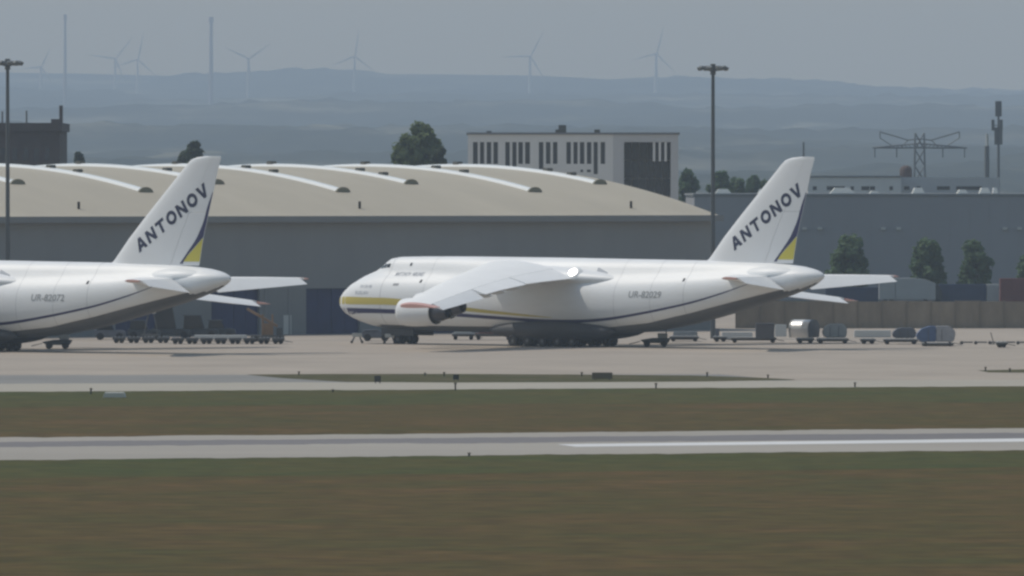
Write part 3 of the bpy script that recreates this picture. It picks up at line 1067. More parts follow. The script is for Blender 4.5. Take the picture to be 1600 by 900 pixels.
# brown barrier wall behind the apron
BY = 1127.0
barrier = empty('noise_barrier', (P(1400, 0, BY).x, BY, 0))
tag(barrier, 'long brown concrete barrier wall at the back of the apron', 'wall')
ox = barrier.location.x
bz = P(0, 470, BY).z
xa, xb = P(1150, 0, BY).x - ox, P(1760, 0, BY).x - ox
nb = 16
for k in range(nb):
    w = (xb - xa) / nb
    MB().box(xa + k * w + .08, xa + (k + 1) * w - .08, 0, .2, 0, bz - .05 * ((k * 7) % 3)).build('panel', 'barrier', barrier)
for k in range(nb + 1):
    w = (xb - xa) / nb
    MB().box(xa + k * w - .075, xa + k * w + .075, -.12, .32, 0, bz + .04).build('post', 'barrier_post', barrier)

# ------------------------------------------------------------------ control building behind the hangar
CY = 1300.0
ctl = empty('terminal_building', (P(895, 0, CY).x, CY, 0))
tag(ctl, 'grey flat-roofed office building with rows of slit windows behind the hangar roof', 'building')
ox = ctl.location.x
p0, p1 = P(731, 207, CY), P(958, 300, CY)
q0, q1 = P(958, 207, CY), P(1060, 300, CY)
MB().box(p0.x - ox, p1.x - ox - .003, 0.4, 22, 0, p0.z - .3).build('wall', 'render_grey', ctl)
wins = [(739, 746.5, 302), (750, 756.5, 254), (760.5, 767.5, 254), (771, 778, 254), (789.5, 796.5, 302), (800.5, 807, 302), (810, 817, 254), (820.5, 828, 254), (842, 849, 264),
        (853, 860, 255), (864, 871, 255), (885, 892, 255), (896, 902.5, 255), (906, 913, 255), (917, 924, 255), (927.5, 934, 272), (938.5, 945.5, 255)]
# the window wall: piers between the slits, set proud of the glass
xs_ = [731] + [e for w in wins for e in w[:2]] + [958]
ztop, zwin, zlow = p0.z - .3, P(0, 222, CY).z, P(0, 256, CY).z
for i in range(0, len(xs_), 2):
    a, b = P(xs_[i], 0, CY).x - ox, P(xs_[i + 1], 0, CY).x - ox
    MB().box(a, b - .002, 0, .395, zlow, zwin - .002).build('pier', 'render_grey', ctl)
MB().box(p0.x - ox, p1.x - ox - .003, 0, .395, zwin, ztop).build('upper_wall', 'render_grey', ctl)
MB().box(p0.x - ox, p1.x - ox - .003, 0, .395, 0, zlow - .002).build('lower_wall', 'render_grey', ctl)
for a, b, yb in wins:
    xa_, xb_ = P(a, 0, CY).x - ox, P(b, 0, CY).x - ox
    zb_ = P(0, yb, CY).z
    MB().box(xa_ + .01, xb_ - .01, .25, .38, zlow, zwin - .003).build('window', 'window_dark', ctl)
    if yb > 258:
        MB().box(xa_ + .01, xb_ - .01, -.02, -.003, max(zb_, 14), zlow).build('window', 'window_dark', ctl)
for a, b in ((907, 911), (917, 923)):
    MB().box(P(a, 0, CY).x - ox, P(b, 0, CY).x - ox, -.02, -.003, P(0, 269, CY).z, P(0, 265, CY).z).build('window', 'window_dark', ctl)
# right wing with the deep glazed recess
MB().box(q0.x - ox, q1.x - ox, 4.2, 22, 0, q0.z - .3).build('wall', 'render_grey2', ctl)
r0, r1, rt = P(975, 0, CY).x - ox, P(1048, 0, CY).x - ox, P(0, 222, CY).z
MB().box(q0.x - ox, r0, 0, 4.195, 0, rt - .002).build('pier', 'render_grey2', ctl)
MB().box(r1, q1.x - ox, 0, 4.195, 0, rt - .002).build('pier', 'render_grey2', ctl)
MB().box(q0.x - ox, q1.x - ox, 0, 4.195, rt, q0.z - .3).build('upper_wall', 'render_grey2', ctl)
for k in range(6):
    w = (r1 - r0) / 6
    for j in range(3):
        za, zb_ = rt - (j + 1) * 2.6, rt - j * 2.6
        MB().box(r0 + k * w + .05, r0 + (k + 1) * w - .05, 3.9, 4.19, za + .06, zb_ - .06).build('glass_pane', 'window_dark', ctl)
for a in (1022, 1031, 1040):
    xx = P(a, 0, CY).x - ox
    MB().box(xx - .16, xx + .16, .1, .5, P(0, 252, CY).z, rt - .002).build('fin', 'render_grey', ctl)
MB().box(p0.x - ox - .2, q1.x - ox + .2, -.2, 22.2, q0.z - .297, q0.z).build('roof_edge', 'frame_grey', ctl)
for a, b, h_ in ((873, 885, 1.1), (929, 938, .45), (760, 768, .25), (868, 874, .45)):
    MB().box(P(a, 0, CY).x - ox, P(b, 0, CY).x - ox, 4, 5.4, q0.z + .002, q0.z + h_).build('roof_unit', 'vent_dark', ctl, bevel=.05)

# dark brick building at the left edge
DY = 1400.0
dk = empty('brick_building', (P(20, 0, DY).x, DY, 0))
tag(dk, 'dark brown block with overhanging roof edge behind the hangar at the left edge', 'building')
ox = dk.location.x
p0 = P(-70, 205, DY)
p1 = P(93, 205, DY)
MB().box(p0.x - ox, p1.x - ox, 0, 24, 0, p0.z).build('wall', 'brick_dark', dk)
MB().box(p0.x - ox, P(97, 0, DY).x - ox, -.6, 24.5, p0.z + .003, P(0, 192, DY).z).build('roof_edge', 'brick_dark', dk)
zt = P(0, 192, DY).z
for a, h_, w_ in ((40, 1.9, .14), (2, 1.8, .14)):
    xx = P(a, 0, DY).x - ox
    MB().tube((xx, 3, zt), (xx, 3, zt + h_), w_).build('flue', 'mast_far', dk)
xx = P(94.5, 0, DY).x - ox
MB().box(xx - .28, xx + .25, 2, 2.6, zt, zt + 2.7).build('chimney', 'brick_dark', dk)
MB().box(P(79, 0, DY).x - ox, P(92, 0, DY).x - ox, 1.5, 5, zt + .003, zt + .6).build('roof_unit', 'brick_dark', dk)
for k in range(5):
    xx = P(6 + k * 17, 0, DY).x - ox
    MB().box(xx - .35, xx + .35, -.05, -.003, p0.z - 4.6, p0.z - 2.6).build('window', 'window_dark', dk)


# ------------------------------------------------------------------ trees
def tree(px, y_top, y_base, Y, width_px, m, label, seed, n=1700, shape=1.0, group=None, leaf=0.42, z0=None):
    rnd = random.Random(seed)
    top = P(px, y_top, Y).z
    base = 0.0 if z0 is None else z0
    h = top - base
    rad = width_px * Y / FPX / 2
    r = empty('tree', (P(px, 0, Y).x, Y, base))
    tag(r, label, 'tree', group)
    cb = max(h * 0.16, h - rad * 3.0)           # crown bottom
    tr = MB()
    tr.tube((0, 0, 0), (0, 0, cb), rad * .10 + .08, rad * .07 + .06, 9)
    tr.tube((0, 0, cb), (rad * .06, 0, h * .88), rad * .07 + .06, .04, 8)
    clumps = []
    lop = (rnd.uniform(.92, 1.12), rnd.uniform(-.16, .16))
    nc = 60
    for k in range(nc):
        t = (k + rnd.random()) / nc
        z = cb + (h - cb) * (0.05 + 0.9 * t)
        env = math.sin(math.pi * min(1, 0.20 + 0.74 * t)) ** 0.6 * (1 - .22 * t * shape) * (0.8 + .4 * rnd.random())
        a = rnd.random() * 6.283
        q = rad * env * (0.35 + .55 * rnd.random())
        c = Vector((q * math.cos(a) * lop[0] + lop[1] * rad * t, q * math.sin(a), z))
        clumps.append((c, rad * (.17 + .22 * rnd.random())))
        if k % 3 == 0:
            tr.tube((0, 0, max(cb * .8, z - rad * .9)), c, rad * .035 + .02, .02, 6)
    tr.build('trunk', 'bark', r, smooth=True)
    mb = MB()
    for i in range(n):
        c, cr = clumps[rnd.randrange(nc)]
        d = Vector((rnd.gauss(0, 1), rnd.gauss(0, 1), rnd.gauss(0, .9))).normalized() * cr * (rnd.random() ** .4)
        p = c + d
        nrm = (d.normalized() + Vector((rnd.gauss(0, .5), rnd.gauss(0, .5), rnd.gauss(.3, .5)))).normalized()
        u = nrm.orthogonal().normalized()
        w = nrm.cross(u)
        s = leaf * (.6 + .8 * rnd.random())
        a = rnd.random() * 6.28
        u, w = u * math.cos(a) + w * math.sin(a), w * math.cos(a) - u * math.sin(a)
        mb.add([p - u * s, p - w * s * .55, p + u * s, p + w * s * .55], [(0, 1, 2, 3)])
    mb.build('crown', m, r, fix=False)
    return r


tg = 'young trees in front of the warehouse'
tree(1322, 371, 470, 1350, 76, 'leaf_near', 'broad bushy tree just behind the right plane tail, largest of the row', 1, 5000, .6, tg, .5)
tree(1446, 377, 470, 1352, 62, 'leaf_near', 'middle tree of the warehouse row, above the grey box truck cab', 2, 4200, .6, tg, .5)
tree(1524, 378, 470, 1351, 58, 'leaf_near', 'rightmost tree of the warehouse row, above the dark blue container', 3, 4000, .6, tg, .5)
tree(1606, 400, 470, 1351, 40, 'leaf_near', 'tree mostly outside the right edge, beside the red container', 31, 1200, .8, tg, .38)
tree(664, 195, 330, 1360, 66, 'leaf_mid', 'tall rounded tree left of the grey office building, highest of its clump', 4, 5200, .5, 'trees behind the hangar', .5)
tree(637, 211, 330, 1356, 50, 'leaf_mid', 'lower paler tree at the left side of the clump behind the hangar', 5, 3600, .6, 'trees behind the hangar', .5)
tree(684, 232, 330, 1352, 30, 'leaf_dark', 'small dark tree at the right foot of the clump behind the hangar', 6, 1200, 1.0, 'trees behind the hangar', .4)
tree(301, 221, 330, 1500, 32, 'leaf_dark', 'dark tree peeking out beside the left plane fin tip', 8, 1500, 1.0, None, .4)
tree(287, 238, 330, 1504, 26, 'leaf_dark', 'small dark bush just left of the tree at the left plane fin', 9, 900, 1.0, None, .4)
tree(123, 238, 330, 1500, 14, 'leaf_dark', 'narrow dark tree right of the dark brown block', 10, 700, 1.0, None, .35)
for i, (px, yt, w, s_) in enumerate(((1075, 268, 34, 11), (1124, 268, 46, 12), (1150, 280, 40, 13), (1176, 276, 40, 14), (1200, 284, 40, 15), (1242, 280, 44, 17))):
    tree(px, yt, 330, 1620 + 7 * i, w, 'leaf_near', ['small round tree right beside the grey office building', 'rounded dark tree just right of the tall lamp mast', 'low dark tree, second right of the tall lamp mast', 'dark tree midway between lamp mast and right fin', 'low dark tree touching the right plane fin edge', 'dark tree peeking out behind the right plane fin'][i], s_, 2200, .7, 'dark trees beyond the warehouse', .6)


# ------------------------------------------------------------------ lamp masts, poles, pylon
def lamp_mast(px, y_top, Y, label, seed):
    top = P(px, y_top, Y).z
    r = empty('lamp_mast', (P(px, 0, Y).x, Y, 0))
    tag(r, label, 'lamp mast', 'tall floodlight masts on the apron')
    MB().tube((0, 0, 0), (0, 0, top - .2), .30, .19, 14).build('pole', 'mast_metal', r, smooth='auto')
    hd = MB()
    hd.tube((0, 0, top - 1.1), (0, 0, top + .15), .32, .3, 12)
    for k in range(8):
        t = 2 * math.pi * (k + seed * .3) / 8
        hd.tube((0, 0, top - .75), (1.45 * math.cos(t), 1.45 * math.sin(t), top - .35), .05)
    n = 20
    for k in range(n):
        a, b = 2 * math.pi * k / n, 2 * math.pi * (k + 1) / n
        hd.tube((1.4 * math.cos(a), 1.4 * math.sin(a), top - .38), (1.4 * math.cos(b), 1.4 * math.sin(b), top - .38), .05, n=6)
    hd.build('head_frame', 'mast_metal', r)
    for k in range(8):
        t = 2 * math.pi * (k + seed * .3) / 8
        M = Matrix.Translation((1.55 * math.cos(t), 1.55 * math.sin(t), top - .35)) @ Matrix.Rotation(t, 4, 'Z') @ Matrix.Rotation(R(28), 4, 'Y')
        MB().box(-.26, .26, -.34, .34, -.2, .2, M).build('floodlight', 'lamp_body', r, bevel=.03)


lamp_mast(12, 94, 1052, 'tall floodlight mast at the left edge, left of the brown block', 1)
lamp_mast(1114, 102, 1052, 'tall floodlight mast between office building and right plane fin', 2)


def pole(px, y_top, Y, rad, label, y_bot=None, z0=0.0):
    r = empty('thin_pole', (P(px, 0, Y).x, Y, z0))
    tag(r, label, 'pole')
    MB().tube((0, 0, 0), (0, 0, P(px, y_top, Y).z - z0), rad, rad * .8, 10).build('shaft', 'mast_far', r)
    return r


pole(1255.5, 222, 1600, .2, 'thin pole showing above the right plane fin tip')
chim = empty('chimney', (P(1542, 0, 1700).x, 1700, 0))
tag(chim, 'slim dark chimney with a pale top left of the antenna mast', 'chimney')
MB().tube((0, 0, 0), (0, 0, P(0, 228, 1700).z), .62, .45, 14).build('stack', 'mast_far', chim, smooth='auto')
MB().tube((.05, 0, P(0, 227.9, 1700).z), (.05, 0, P(0, 209, 1700).z), .30, .26, 12).build('pale_top', 'concrete_white', chim, smooth='auto')

ant = empty('antenna_mast', (P(1560, 0, 1750).x, 1750, 0))
tag(ant, 'telecom mast with stacked panel antennas at the right edge', 'antenna')
at_ = lambda y: P(0, y, 1750).z
MB().tube((0, 0, 0), (0, 0, at_(160)), .42, .2, 12).build('shaft', 'mast_far', ant)
for j, (ya, yb, rr, w_) in enumerate(((158, 182, .36, .3), (187, 204, 1.05, .3), (199, 226, .5, .34))):
    for k in range(3):
        t = 2 * math.pi * k / 3 + .5 + j * .5
        x, y = rr * math.cos(t), rr * math.sin(t)
        MB().box(x - w_, x + w_, y - .14, y + .14, at_(yb), at_(ya)).build('panel_antenna', 'mast_far', ant, bevel=.03)
        MB().tube((0, 0, at_(yb) + 1), (x, y, at_(yb) + 1), .08).build('bracket', 'mast_far', ant)

# lattice pylon far behind the warehouse
PYY = 2050.0
py_ = empty('power_pylon', (P(1437, 0, PYY).x, PYY, terrain_z(P(1437, 0, PYY).x, PYY)))
tag(py_, 'wide-armed lattice power pylon in the haze above the annex roof', 'pylon')
pz = py_.location.z
pyx = lambda px, y: Vector((P(px, 0, PYY).x - py_.location.x, 0, P(0, y, PYY).z - pz))
lat = MB()
W0, W1 = 1.55, 1.0
zz = np.linspace(0, pyx(0, 208).z, 9)
for k in range(8):
    wa, wb = W0 + (W1 - W0) * k / 8, W0 + (W1 - W0) * (k + 1) / 8
    for sx, sy in ((-1, -1), (1, -1), (1, 1), (-1, 1)):
        lat.tube((sx * wa, sy * wa, zz[k]), (sx * wb, sy * wb, zz[k + 1]), .16, n=5)
        nx_, ny_ = -sy, sx
        lat.tube((sx * wa, sy * wa, zz[k]), (nx_ * wb, ny_ * wb, zz[k + 1]), .11, n=5)
        lat.tube((nx_ * wa, ny_ * wa, zz[k]), (sx * wb, sy * wb, zz[k + 1]), .11, n=5)
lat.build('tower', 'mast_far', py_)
arm = MB()
for sx in (-1, 1):
    a = pyx(1437, 231)
    e = pyx(1437 + sx * 74, 231)
    for yy in (-.7, .7):
        arm.tube((a.x, yy, a.z), (e.x, 0, e.z), .17, n=5)
        arm.tube((a.x, yy, a.z + 1.0), (e.x, 0, e.z), .15, n=5)
    n = 12
    for k in range(n):
        f0, f1 = k / n, (k + 1) / n
        arm.tube((a.x + (e.x - a.x) * f0, -.7 * (1 - f0), a.z), (a.x + (e.x - a.x) * f1, -.7 * (1 - f1), a.z + 1.0 * (1 - f1)), .09, n=4)
        arm.tube((a.x + (e.x - a.x) * f0, .7 * (1 - f0), a.z), (a.x + (e.x - a.x) * f1, -.7 * (1 - f1), a.z), .09, n=4)
    h1, h2, h3 = pyx(1437 + sx * 18, 219), pyx(1437 + sx * 62, 206), pyx(1437 + sx * 58, 231)
    c0 = pyx(1437, 217)
    arm.tube(c0, h1, .15, n=5)
    arm.tube(h1, h2, .15, n=5)
    arm.tube(h2, (h2.x, 0, h2.z - 1.4), .13, n=5)
    arm.tube((h2.x, 0, h2.z - 1.4), pyx(1437 + sx * 38, 231), .11, n=5)
    arm.tube(h1, pyx(1437 + sx * 30, 231), .11, n=5)
arm.build('cross_arm', 'mast_far', py_)
for k, dx in enumerate((-70, -36, 36, 70)):
    a = pyx(1437 + dx, 231)
    MB().tube(a, (a.x, 0, a.z - 2.2), .13, n=6).build('insulator', 'mast_far', py_)


# wind turbines on the hills
def turbine(px, y_hub, Y, blade_m, rot, tower_r, label, yaw=0.2, tip=None):
    x = P(px, 0, Y).x
    z0 = terrain_z(x, Y) - 3
    hub = P(px, y_hub, Y).z - z0
    r = empty('wind_turbine', (x, Y, z0), yaw)
    tag(r, label, 'wind turbine', 'wind turbines on the hazy hills')
    MB().tube((0, 0, 0), (0, 0, hub - 1.2), tower_r, tower_r * .62, 14).build('tower', 'turbine' if blade_m else 'tower_dark', r, smooth='auto')
    MB().box(-tower_r * .75, tower_r * .75, -4, 6.5, hub - (1.8 if blade_m else 4), hub + (1.8 if blade_m else 4)).build('nacelle', 'turbine' if blade_m else 'tower_dark', r, bevel=.5)
    if blade_m:
        MB().lathe([(-6.2, .1), (-5.6, 1.2), (-4.1, 1.6), (-4.0, .1)], 'y', (0, 0, hub), 12).build('hub', 'turbine', r)
        for k in range(3):
            t = R(rot + 120 * k)
            d = Vector((math.sin(t), 0, math.cos(t)))
            w = Vector((math.cos(t), 0, -math.sin(t)))
            rs = []
            for f, c in ((0.02, .7), (.12, 1.3), (.25, 1.5), (.6, .9), (.95, .4), (1, .2)):
                c_ = Vector((0, -5, hub)) + d * blade_m * f
                rs.append([c_ - w * c * .7, c_ + Vector((0, -.25 * c, 0)), c_ + w * c, c_ + Vector((0, .25 * c, 0))])
            MB().rings(rs).build('blade', 'turbine', r)
    return r


turbine(102, 27, 12500, 0, 0, 2.6, 'slim bare tower with a small head, leftmost tall one in the haze')
turbine(330, 31, 12500, 0, 0, 3.6, 'thick bare tower with a round head above the left hills')
turbine(180, 92, 14600, 46, 38, 2.3, 'left turbine of the faint close pair at upper left')
turbine(215, 93, 14600, 46, 12, 2.3, 'right turbine of the faint close pair at upper left')
turbine(388, 92, 13500, 40, 55, 2.6, 'very faint turbine right of the thick bare tower')
turbine(64, 105, 14000, 32, 25, 2.6, 'very faint small turbine near the left lamp head')
turbine(554, 88, 14200, 42, 8, 2.6, 'turbine with one blade straight up left of centre')
turbine(828, 88, 14200, 46, 28, 2.9, 'turbine with a long blade to the left at the centre of the skyline')
turbine(1025, 84, 14400, 44, 15, 3.4, 'turbine left of the right floodlight mast head')


# ------------------------------------------------------------------ ground equipment
def dolly(px0, px1, ybase, label, deck='dolly_deck', height=0.55, rails=True, group='cargo dollies on the apron'):
    g = G(0, ybase)
    Y = g.y
    x0, x1 = P(px0, 0, Y).x, P(px1, 0, Y).x
    r = empty('cargo_dolly', ((x0 + x1) / 2, Y, 0))
    tag(r, label, 'dolly', group)
    L = (x1 - x0) / 2
    fr = MB().box(-L, L, -1.1, 1.1, height - .14, height)
    fr.box(-L + .05, L - .05, -.12, .12, height - .3, height - .142)
    fr.build('frame', 'dolly_metal', r)
    MB().box(-L + .06, L - .06, -1.04, 1.04, height + .002, height + .07).build('deck', deck, r)
    if rails:
        n = max(3, int(2 * L / .5))
        for k in range(n):
            x = -L + .1 + (2 * L - .2) * (k + .5) / n
            MB().tube((x, -1.0, height + .11), (x, 1.0, height + .11), .045, n=6).build('roller', 'dolly_deck', r)
    for sx in (-1, 1):
        for sy in (-1, 1):
            MB().lathe([(-.1, .02), (-.1, .2), (-.07, .24), (.07, .24), (.1, .2), (.1, .02)], 'y', (sx * (L - .42), sy * .95, .24), 12).build('wheel', 'tyre', r)
    MB().tube((L, 0, .36), (L + .9, 0, .2), .04, n=6).build('drawbar', 'dolly_metal', r)
    return r


def boxy(name, px0, px1, y0, y1, Y, depth, m, label, cat, bevel=.06, roofm=None, group=None, z0=None, ribs=0):
    a, b = P(px0, y0, Y), P(px1, y1, Y)
    zb = b.z if z0 is None else z0
    r = empty(name, ((a.x + b.x) / 2, Y, zb))
    tag(r, label, cat, group)
    L = (b.x - a.x) / 2
    MB().box(-L, L, 0, depth, 0, a.z - zb).build('body', m, r, bevel=bevel)
    MB().box(-L + .04, L - .04, .04, depth - .04, a.z - zb + .002, a.z - zb + .05).build('lid', roofm or m, r)
    for k in range(ribs):
        x = -L + 2 * L * (k + .5) / ribs
        MB().box(x - .04, x + .04, -.05, -.002, .1, a.z - zb - .08).build('rib', m, r)
    return r


# right-hand row
EY = 1026.0
dolly(1046, 1092, 533.5, 'low empty dolly just right of the dark cart under the right tail')
dolly(1114, 1136, 534, 'short empty dolly with a dark post at its left end')
dolly(1142, 1213, 535.5, 'long dolly carrying the dark blue-grey crate')
dolly(1244, 1272, 536.5, 'short dolly under the silver domed container')
dolly(1276, 1326, 537, 'dolly carrying the grey igloo container')
dolly(1344, 1368, 537.5, 'small empty dolly between igloo container and dark container')
dolly(1380, 1434, 538, 'dolly carrying the dark grey container')
boxy('equipment_crate', 1052, 1090, 519, 531, 1034, 1.4, 'container_grey', 'low grey crate right of the dark cart under the right tail', 'crate')
boxy('equipment_crate', 1118, 1124, 514, 531, 1034, .7, 'container_dark', 'narrow upright dark locker left of the long dolly', 'locker', .03)
boxy('equipment_crate', 1128, 1176, 520, 531, 1040, 1.5, 'container_light', 'long low pale crate behind the long dolly', 'crate')
boxy('equipment_crate', 1181, 1210, 506, 529.5, 1022.5, 1.8, 'container_dark', 'dark blue-grey crate at the right end of the long dolly', 'crate')
boxy('equipment_crate', 1211, 1229, 508, 526, 1045, 1.2, 'container_light', 'pale crate behind the gap between dark crate and silver dome', 'crate', .04)
boxy('equipment_crate', 1335, 1392, 517, 527, 1060, 1.6, 'container_light', 'long low pale crate behind the small empty dolly', 'crate', .04)

# silver domed container
Yd = 1023.0
dm = empty('domed_container', (P(1253, 0, Yd).x, Yd, G(0, 536.5).z))
tag(dm, 'bright silver container with rounded top and dark right end', 'container')
zb = .62
pr = []
Lw = (1275 - 1231) * Yd / FPX / 2
Hd = P(0, 499.5, Yd).z - zb
ring0, ring1 = [], []
arch = [(-1.05, 0)] + [(-1.25 * math.cos(math.pi * j / 14) * (1 if True else 1), .9 + (Hd - .9) * math.sin(math.pi * j / 14)) for j in range(15)] + [(1.05, 0)]
for yy in (-Lw + .1, Lw - .55):
    (ring0 if yy < 0 else ring1).extend([(q[0], q[1]) for q in arch])
M = Matrix.Rotation(R(62), 4, 'Z')
rr_ = [[M @ Vector((q[0], y, zb + q[1])) for q in arch] for y in (-1.35, .85)]
MB().rings(rr_).build('shell', 'container_silver', dm, smooth='auto')
rr_ = [[M @ Vector((q[0] * 1.03, y, zb + q[1] * 1.02)) for q in arch] for y in (-1.62, -1.352)]
MB().rings(rr_).build('end_frame', 'container_dark', dm, smooth='auto')
rr_ = [[M @ Vector((q[0] * 1.02, y, zb + q[1] * 1.01)) for q in arch] for y in (.852, 1.05)]
MB().rings(rr_).build('end_frame', 'container_grey', dm, smooth='auto')


def igloo(px0, px1, y0, Y, m, label, m2=None, zb=.63):
    a, b = P(px0, y0, Y), P(px1, y0, Y)
    r = empty('igloo_container', ((a.x + b.x) / 2, Y, zb))
    tag(r, label, 'container')
    L, H = (b.x - a.x) / 2, a.z - zb
    poly = [(-L * .78, 0), (L * .9, 0), (L, H * .35), (L, H * .7), (L * .72, H), (-L * .35, H), (-L * .75, H * .82), (-L, H * .5), (-L, H * .25)]
    n = [(p[0], p[1]) for p in poly]
    if m2:
        cut = [(-L * .78, 0), (0, 0), (0, H), (-L * .35, H), (-L * .75, H * .82), (-L, H * .5), (-L, H * .25)]
        cut2 = [(.005, 0), (L * .9, 0), (L, H * .35), (L, H * .7), (L * .72, H), (.005, H)]
        MB().prism(cut, -1.1, 1.1).build('cover', m, r, bevel=.08)
        MB().prism(cut2, -1.1, 1.1).build('cover', m2, r, bevel=.08)
    else:
        MB().prism(n, -1.1, 1.1).build('shell', m, r, bevel=.1)
    for k in (-.4, .3):
        MB().box(L * k - .03, L * k + .03, -1.16, -1.102, .1, H * .8).build('strap', 'dolly_metal', r)
    return r


igloo(1285, 1323, 506, 1021.5, 'container_grey', 'rounded grey igloo container right of the silver dome')
igloo(1394, 1431, 512, 1017, 'container_dark', 'dark grey rounded container left of the blue covered load')
igloo(1432, 1492, 509.5, 1006, 'tarp_blue', 'covered load, blue half and grey half, rightmost of the row', 'tarp_grey', .42)
dolly(1440, 1490, 541, 'dolly under the blue and grey covered load', rails=False, height=.34)
dolly(1556, 1574, 543, 'small dolly with a raised drawbar at the far right')
lb = empty('raised_drawbar', (P(1553, 0, 1000).x, 1000, 0))
tag(lb, 'thin raised tow bar leaning left beside the far right dolly', 'tow bar')
MB().tube((0, 0, .3), (-.35, 0, 1.55), .05, n=6).build('bar', 'dolly_metal', lb)
MB().box(-.5, .1, -.1, .1, .22, .32).build('foot', 'dolly_metal', lb)
hs = empty('hose_line', (P(1548, 0, 1012).x, 1012, 0))
tag(hs, 'low dark line of coupled tow bars lying along the apron at the right edge', 'tow bars')
for k in range(6):
    x = P(1500 + 22 * k, 0, 1012).x - hs.location.x
    MB().box(x, x + 1.45, -.12, .12, .18, .34).build('bar', 'dolly_metal', hs)
    MB().lathe([(-.1, .02), (-.1, .2), (.1, .2), (.1, .02)], 'y', (x + .2, 0, .2), 10).build('wheel', 'tyre', hs)


# ground power cart under each tail
def power_cart(px0, px1, ybase, label):
    Y = G(0, ybase).y
    x0, x1 = P(px0, 0, Y).x, P(px1, 0, Y).x
    r = empty('power_cart', ((x0 + x1) / 2, Y, 0))
    tag(r, label, 'power cart', 'ground power carts under the tails')
    L = (x1 - x0) / 2
    MB().prism([(-L, .75), (-L + .5, .42), (L - .3, .42), (L, .95), (L - .7, 1.0), (-L * .2, .98)], -.8, .8).build('chassis', 'vehicle_dark', r, bevel=.04)
    MB().box(L * .15, L - .35, -.7, .7, 1.002, 1.5).build('generator', 'container_grey', r, bevel=.05)
    MB().tube((L - .5, -.5, 1.5), (L - .5, -.5, 1.95), .06).build('exhaust', 'dolly_metal', r)
    for sx in (-1, 1):
        for sy in (-1, 1):
            MB().lathe([(-.12, .02), (-.12, .3), (-.08, .36), (.08, .36), (.12, .3), (.12, .02)], 'y', (sx * (L - .75), sy * .75, .36), 14).build('wheel', 'tyre', r)
    MB().tube((-L, 0, .6), (-L - 1.2, 0, .3), .05, n=6).build('tow_bar', 'dolly_metal', r)


power_cart(1000, 1048, 542, 'dark wheeled power cart under the rear of the right plane')
power_cart(66, 113, 545, 'dark wheeled power cart under the rear of the left plane')

# left-hand row of dollies, loader, dark vehicles
LY = 1017.0
for k in range(8):
    dolly(268 + 22.4 * k, 288 + 22.4 * k, 537.5, ['first dolly from the left in the train behind the left tail', 'second dolly from the left in the train behind the left tail', 'third dolly from the left in the train behind the left tail', 'fourth dolly from the left in the train behind the left tail', 'fourth dolly from the right in the train behind the left tail', 'third dolly from the right in the train behind the left tail', 'second dolly from the right, under the brown loader', 'rightmost dolly of the train behind the left tail'][k], rails=True, height=.62, deck='dolly_metal', group='train of dollies behind the left tail')
for k in range(4):
    dolly(176 + 23 * k, 196 + 23 * k, 536, ['small dark dolly nearest the left plane gear', 'second dark dolly under the left plane tail', 'third dark dolly under the left plane tail', 'fourth dark dolly under the left plane tail'][k], height=.6, deck='dolly_metal', group='dark dollies under the left tail')
boxy('pallet_stack', 303, 385, 524.5, 530, 1024, 2.2, 'container_light', 'long flat pale pallet stack behind the dolly train', 'pallets', .03)
ld = empty('belt_loader', (P(418, 0, 1030).x, 1030, 0))
tag(ld, 'brown conveyor loader with raised belt at the right end of the dolly train', 'loader')
MB().box(-1.9, 1.9, -1.0, 1.0, .45, .75).build('chassis', 'dolly_metal', ld, bevel=.05)
for sx in (-1, 1):
    MB().box(sx * .55 - .09, sx * .55 + .09, -.9, -.72, .752, 3.1).build('mast', 'loader_brown', ld)
    MB().box(sx * .55 - .09, sx * .55 + .09, .72, .9, .752, 3.1).build('mast', 'loader_brown', ld)
M = Matrix.Translation((-.6, 0, 2.75)) @ Matrix.Rotation(R(30), 4, 'Y')
MB().box(-2.0, 2.0, -.6, .6, -.14, .14, M).build('belt', 'loader_brown', ld)
MB().box(-.5, .5, -.715, .715, .76, 2.1).build('housing', 'loader_brown', ld, bevel=.04)
MB().box(1.0, 1.7, -.9, -.1, .752, 1.6).build('cab', 'vehicle_dark', ld, bevel=.05)
for sx in (-1, 1):
    for sy in (-1, 1):
        MB().lathe([(-.14, .02), (-.14, .32), (.14, .32), (.14, .02)], 'y', (sx * 1.35, sy * .98, .33), 14).build('wheel', 'tyre', ld)


def tractor(px, ybase, L, H, m, label, seed=0):
    Y = G(0, ybase).y
    r = empty('tow_tractor', (P(px, 0, Y).x, Y, 0))
    tag(r, label, 'tractor', 'service vehicles in front of the hangar')
    MB().prism([(-L, .35), (L, .35), (L, .95), (L * .75, 1.1), (-L, 1.15)], -.95, .95).build('body', m, r, bevel=.08)
    MB().prism([(-L * .85, 1.152), (L * .25, 1.152), (L * .05, H), (-L * .8, H)], -.85, .85).build('cab', 'glass_dark', r, bevel=.05)
    MB().box(-L * .88, L * .12, -.9, .9, H + .002, H + .1).build('roof', m, r)
    for sx in (-1, 1):
        for sy in (-1, 1):
            MB().lathe([(-.14, .02), (-.14, .36), (-.1, .42), (.1, .42), (.14, .36), (.14, .02)], 'y', (sx * L * .62, sy * .9, .42), 14).build('wheel', 'tyre', r)
    return r


tractor(225, 530, 1.9, 2.1, 'vehicle_dark', 'dark tow tractor half hidden under the left tail')
tractor(268, 529, 2.3, 3.6, 'vehicle_dark', 'tall dark service truck in front of the hangar, left of the blue door')
tractor(312, 528.5, 2.2, 2.6, 'vehicle_dark', 'dark van in front of the left blue hangar door')
tractor(345, 528, 1.7, 2.0, 'vehicle_dark', 'small dark tug right of the dark van')
tractor(172, 531, 1.8, 1.9, 'container_dark', 'blue-grey tug close behind the left plane gear')

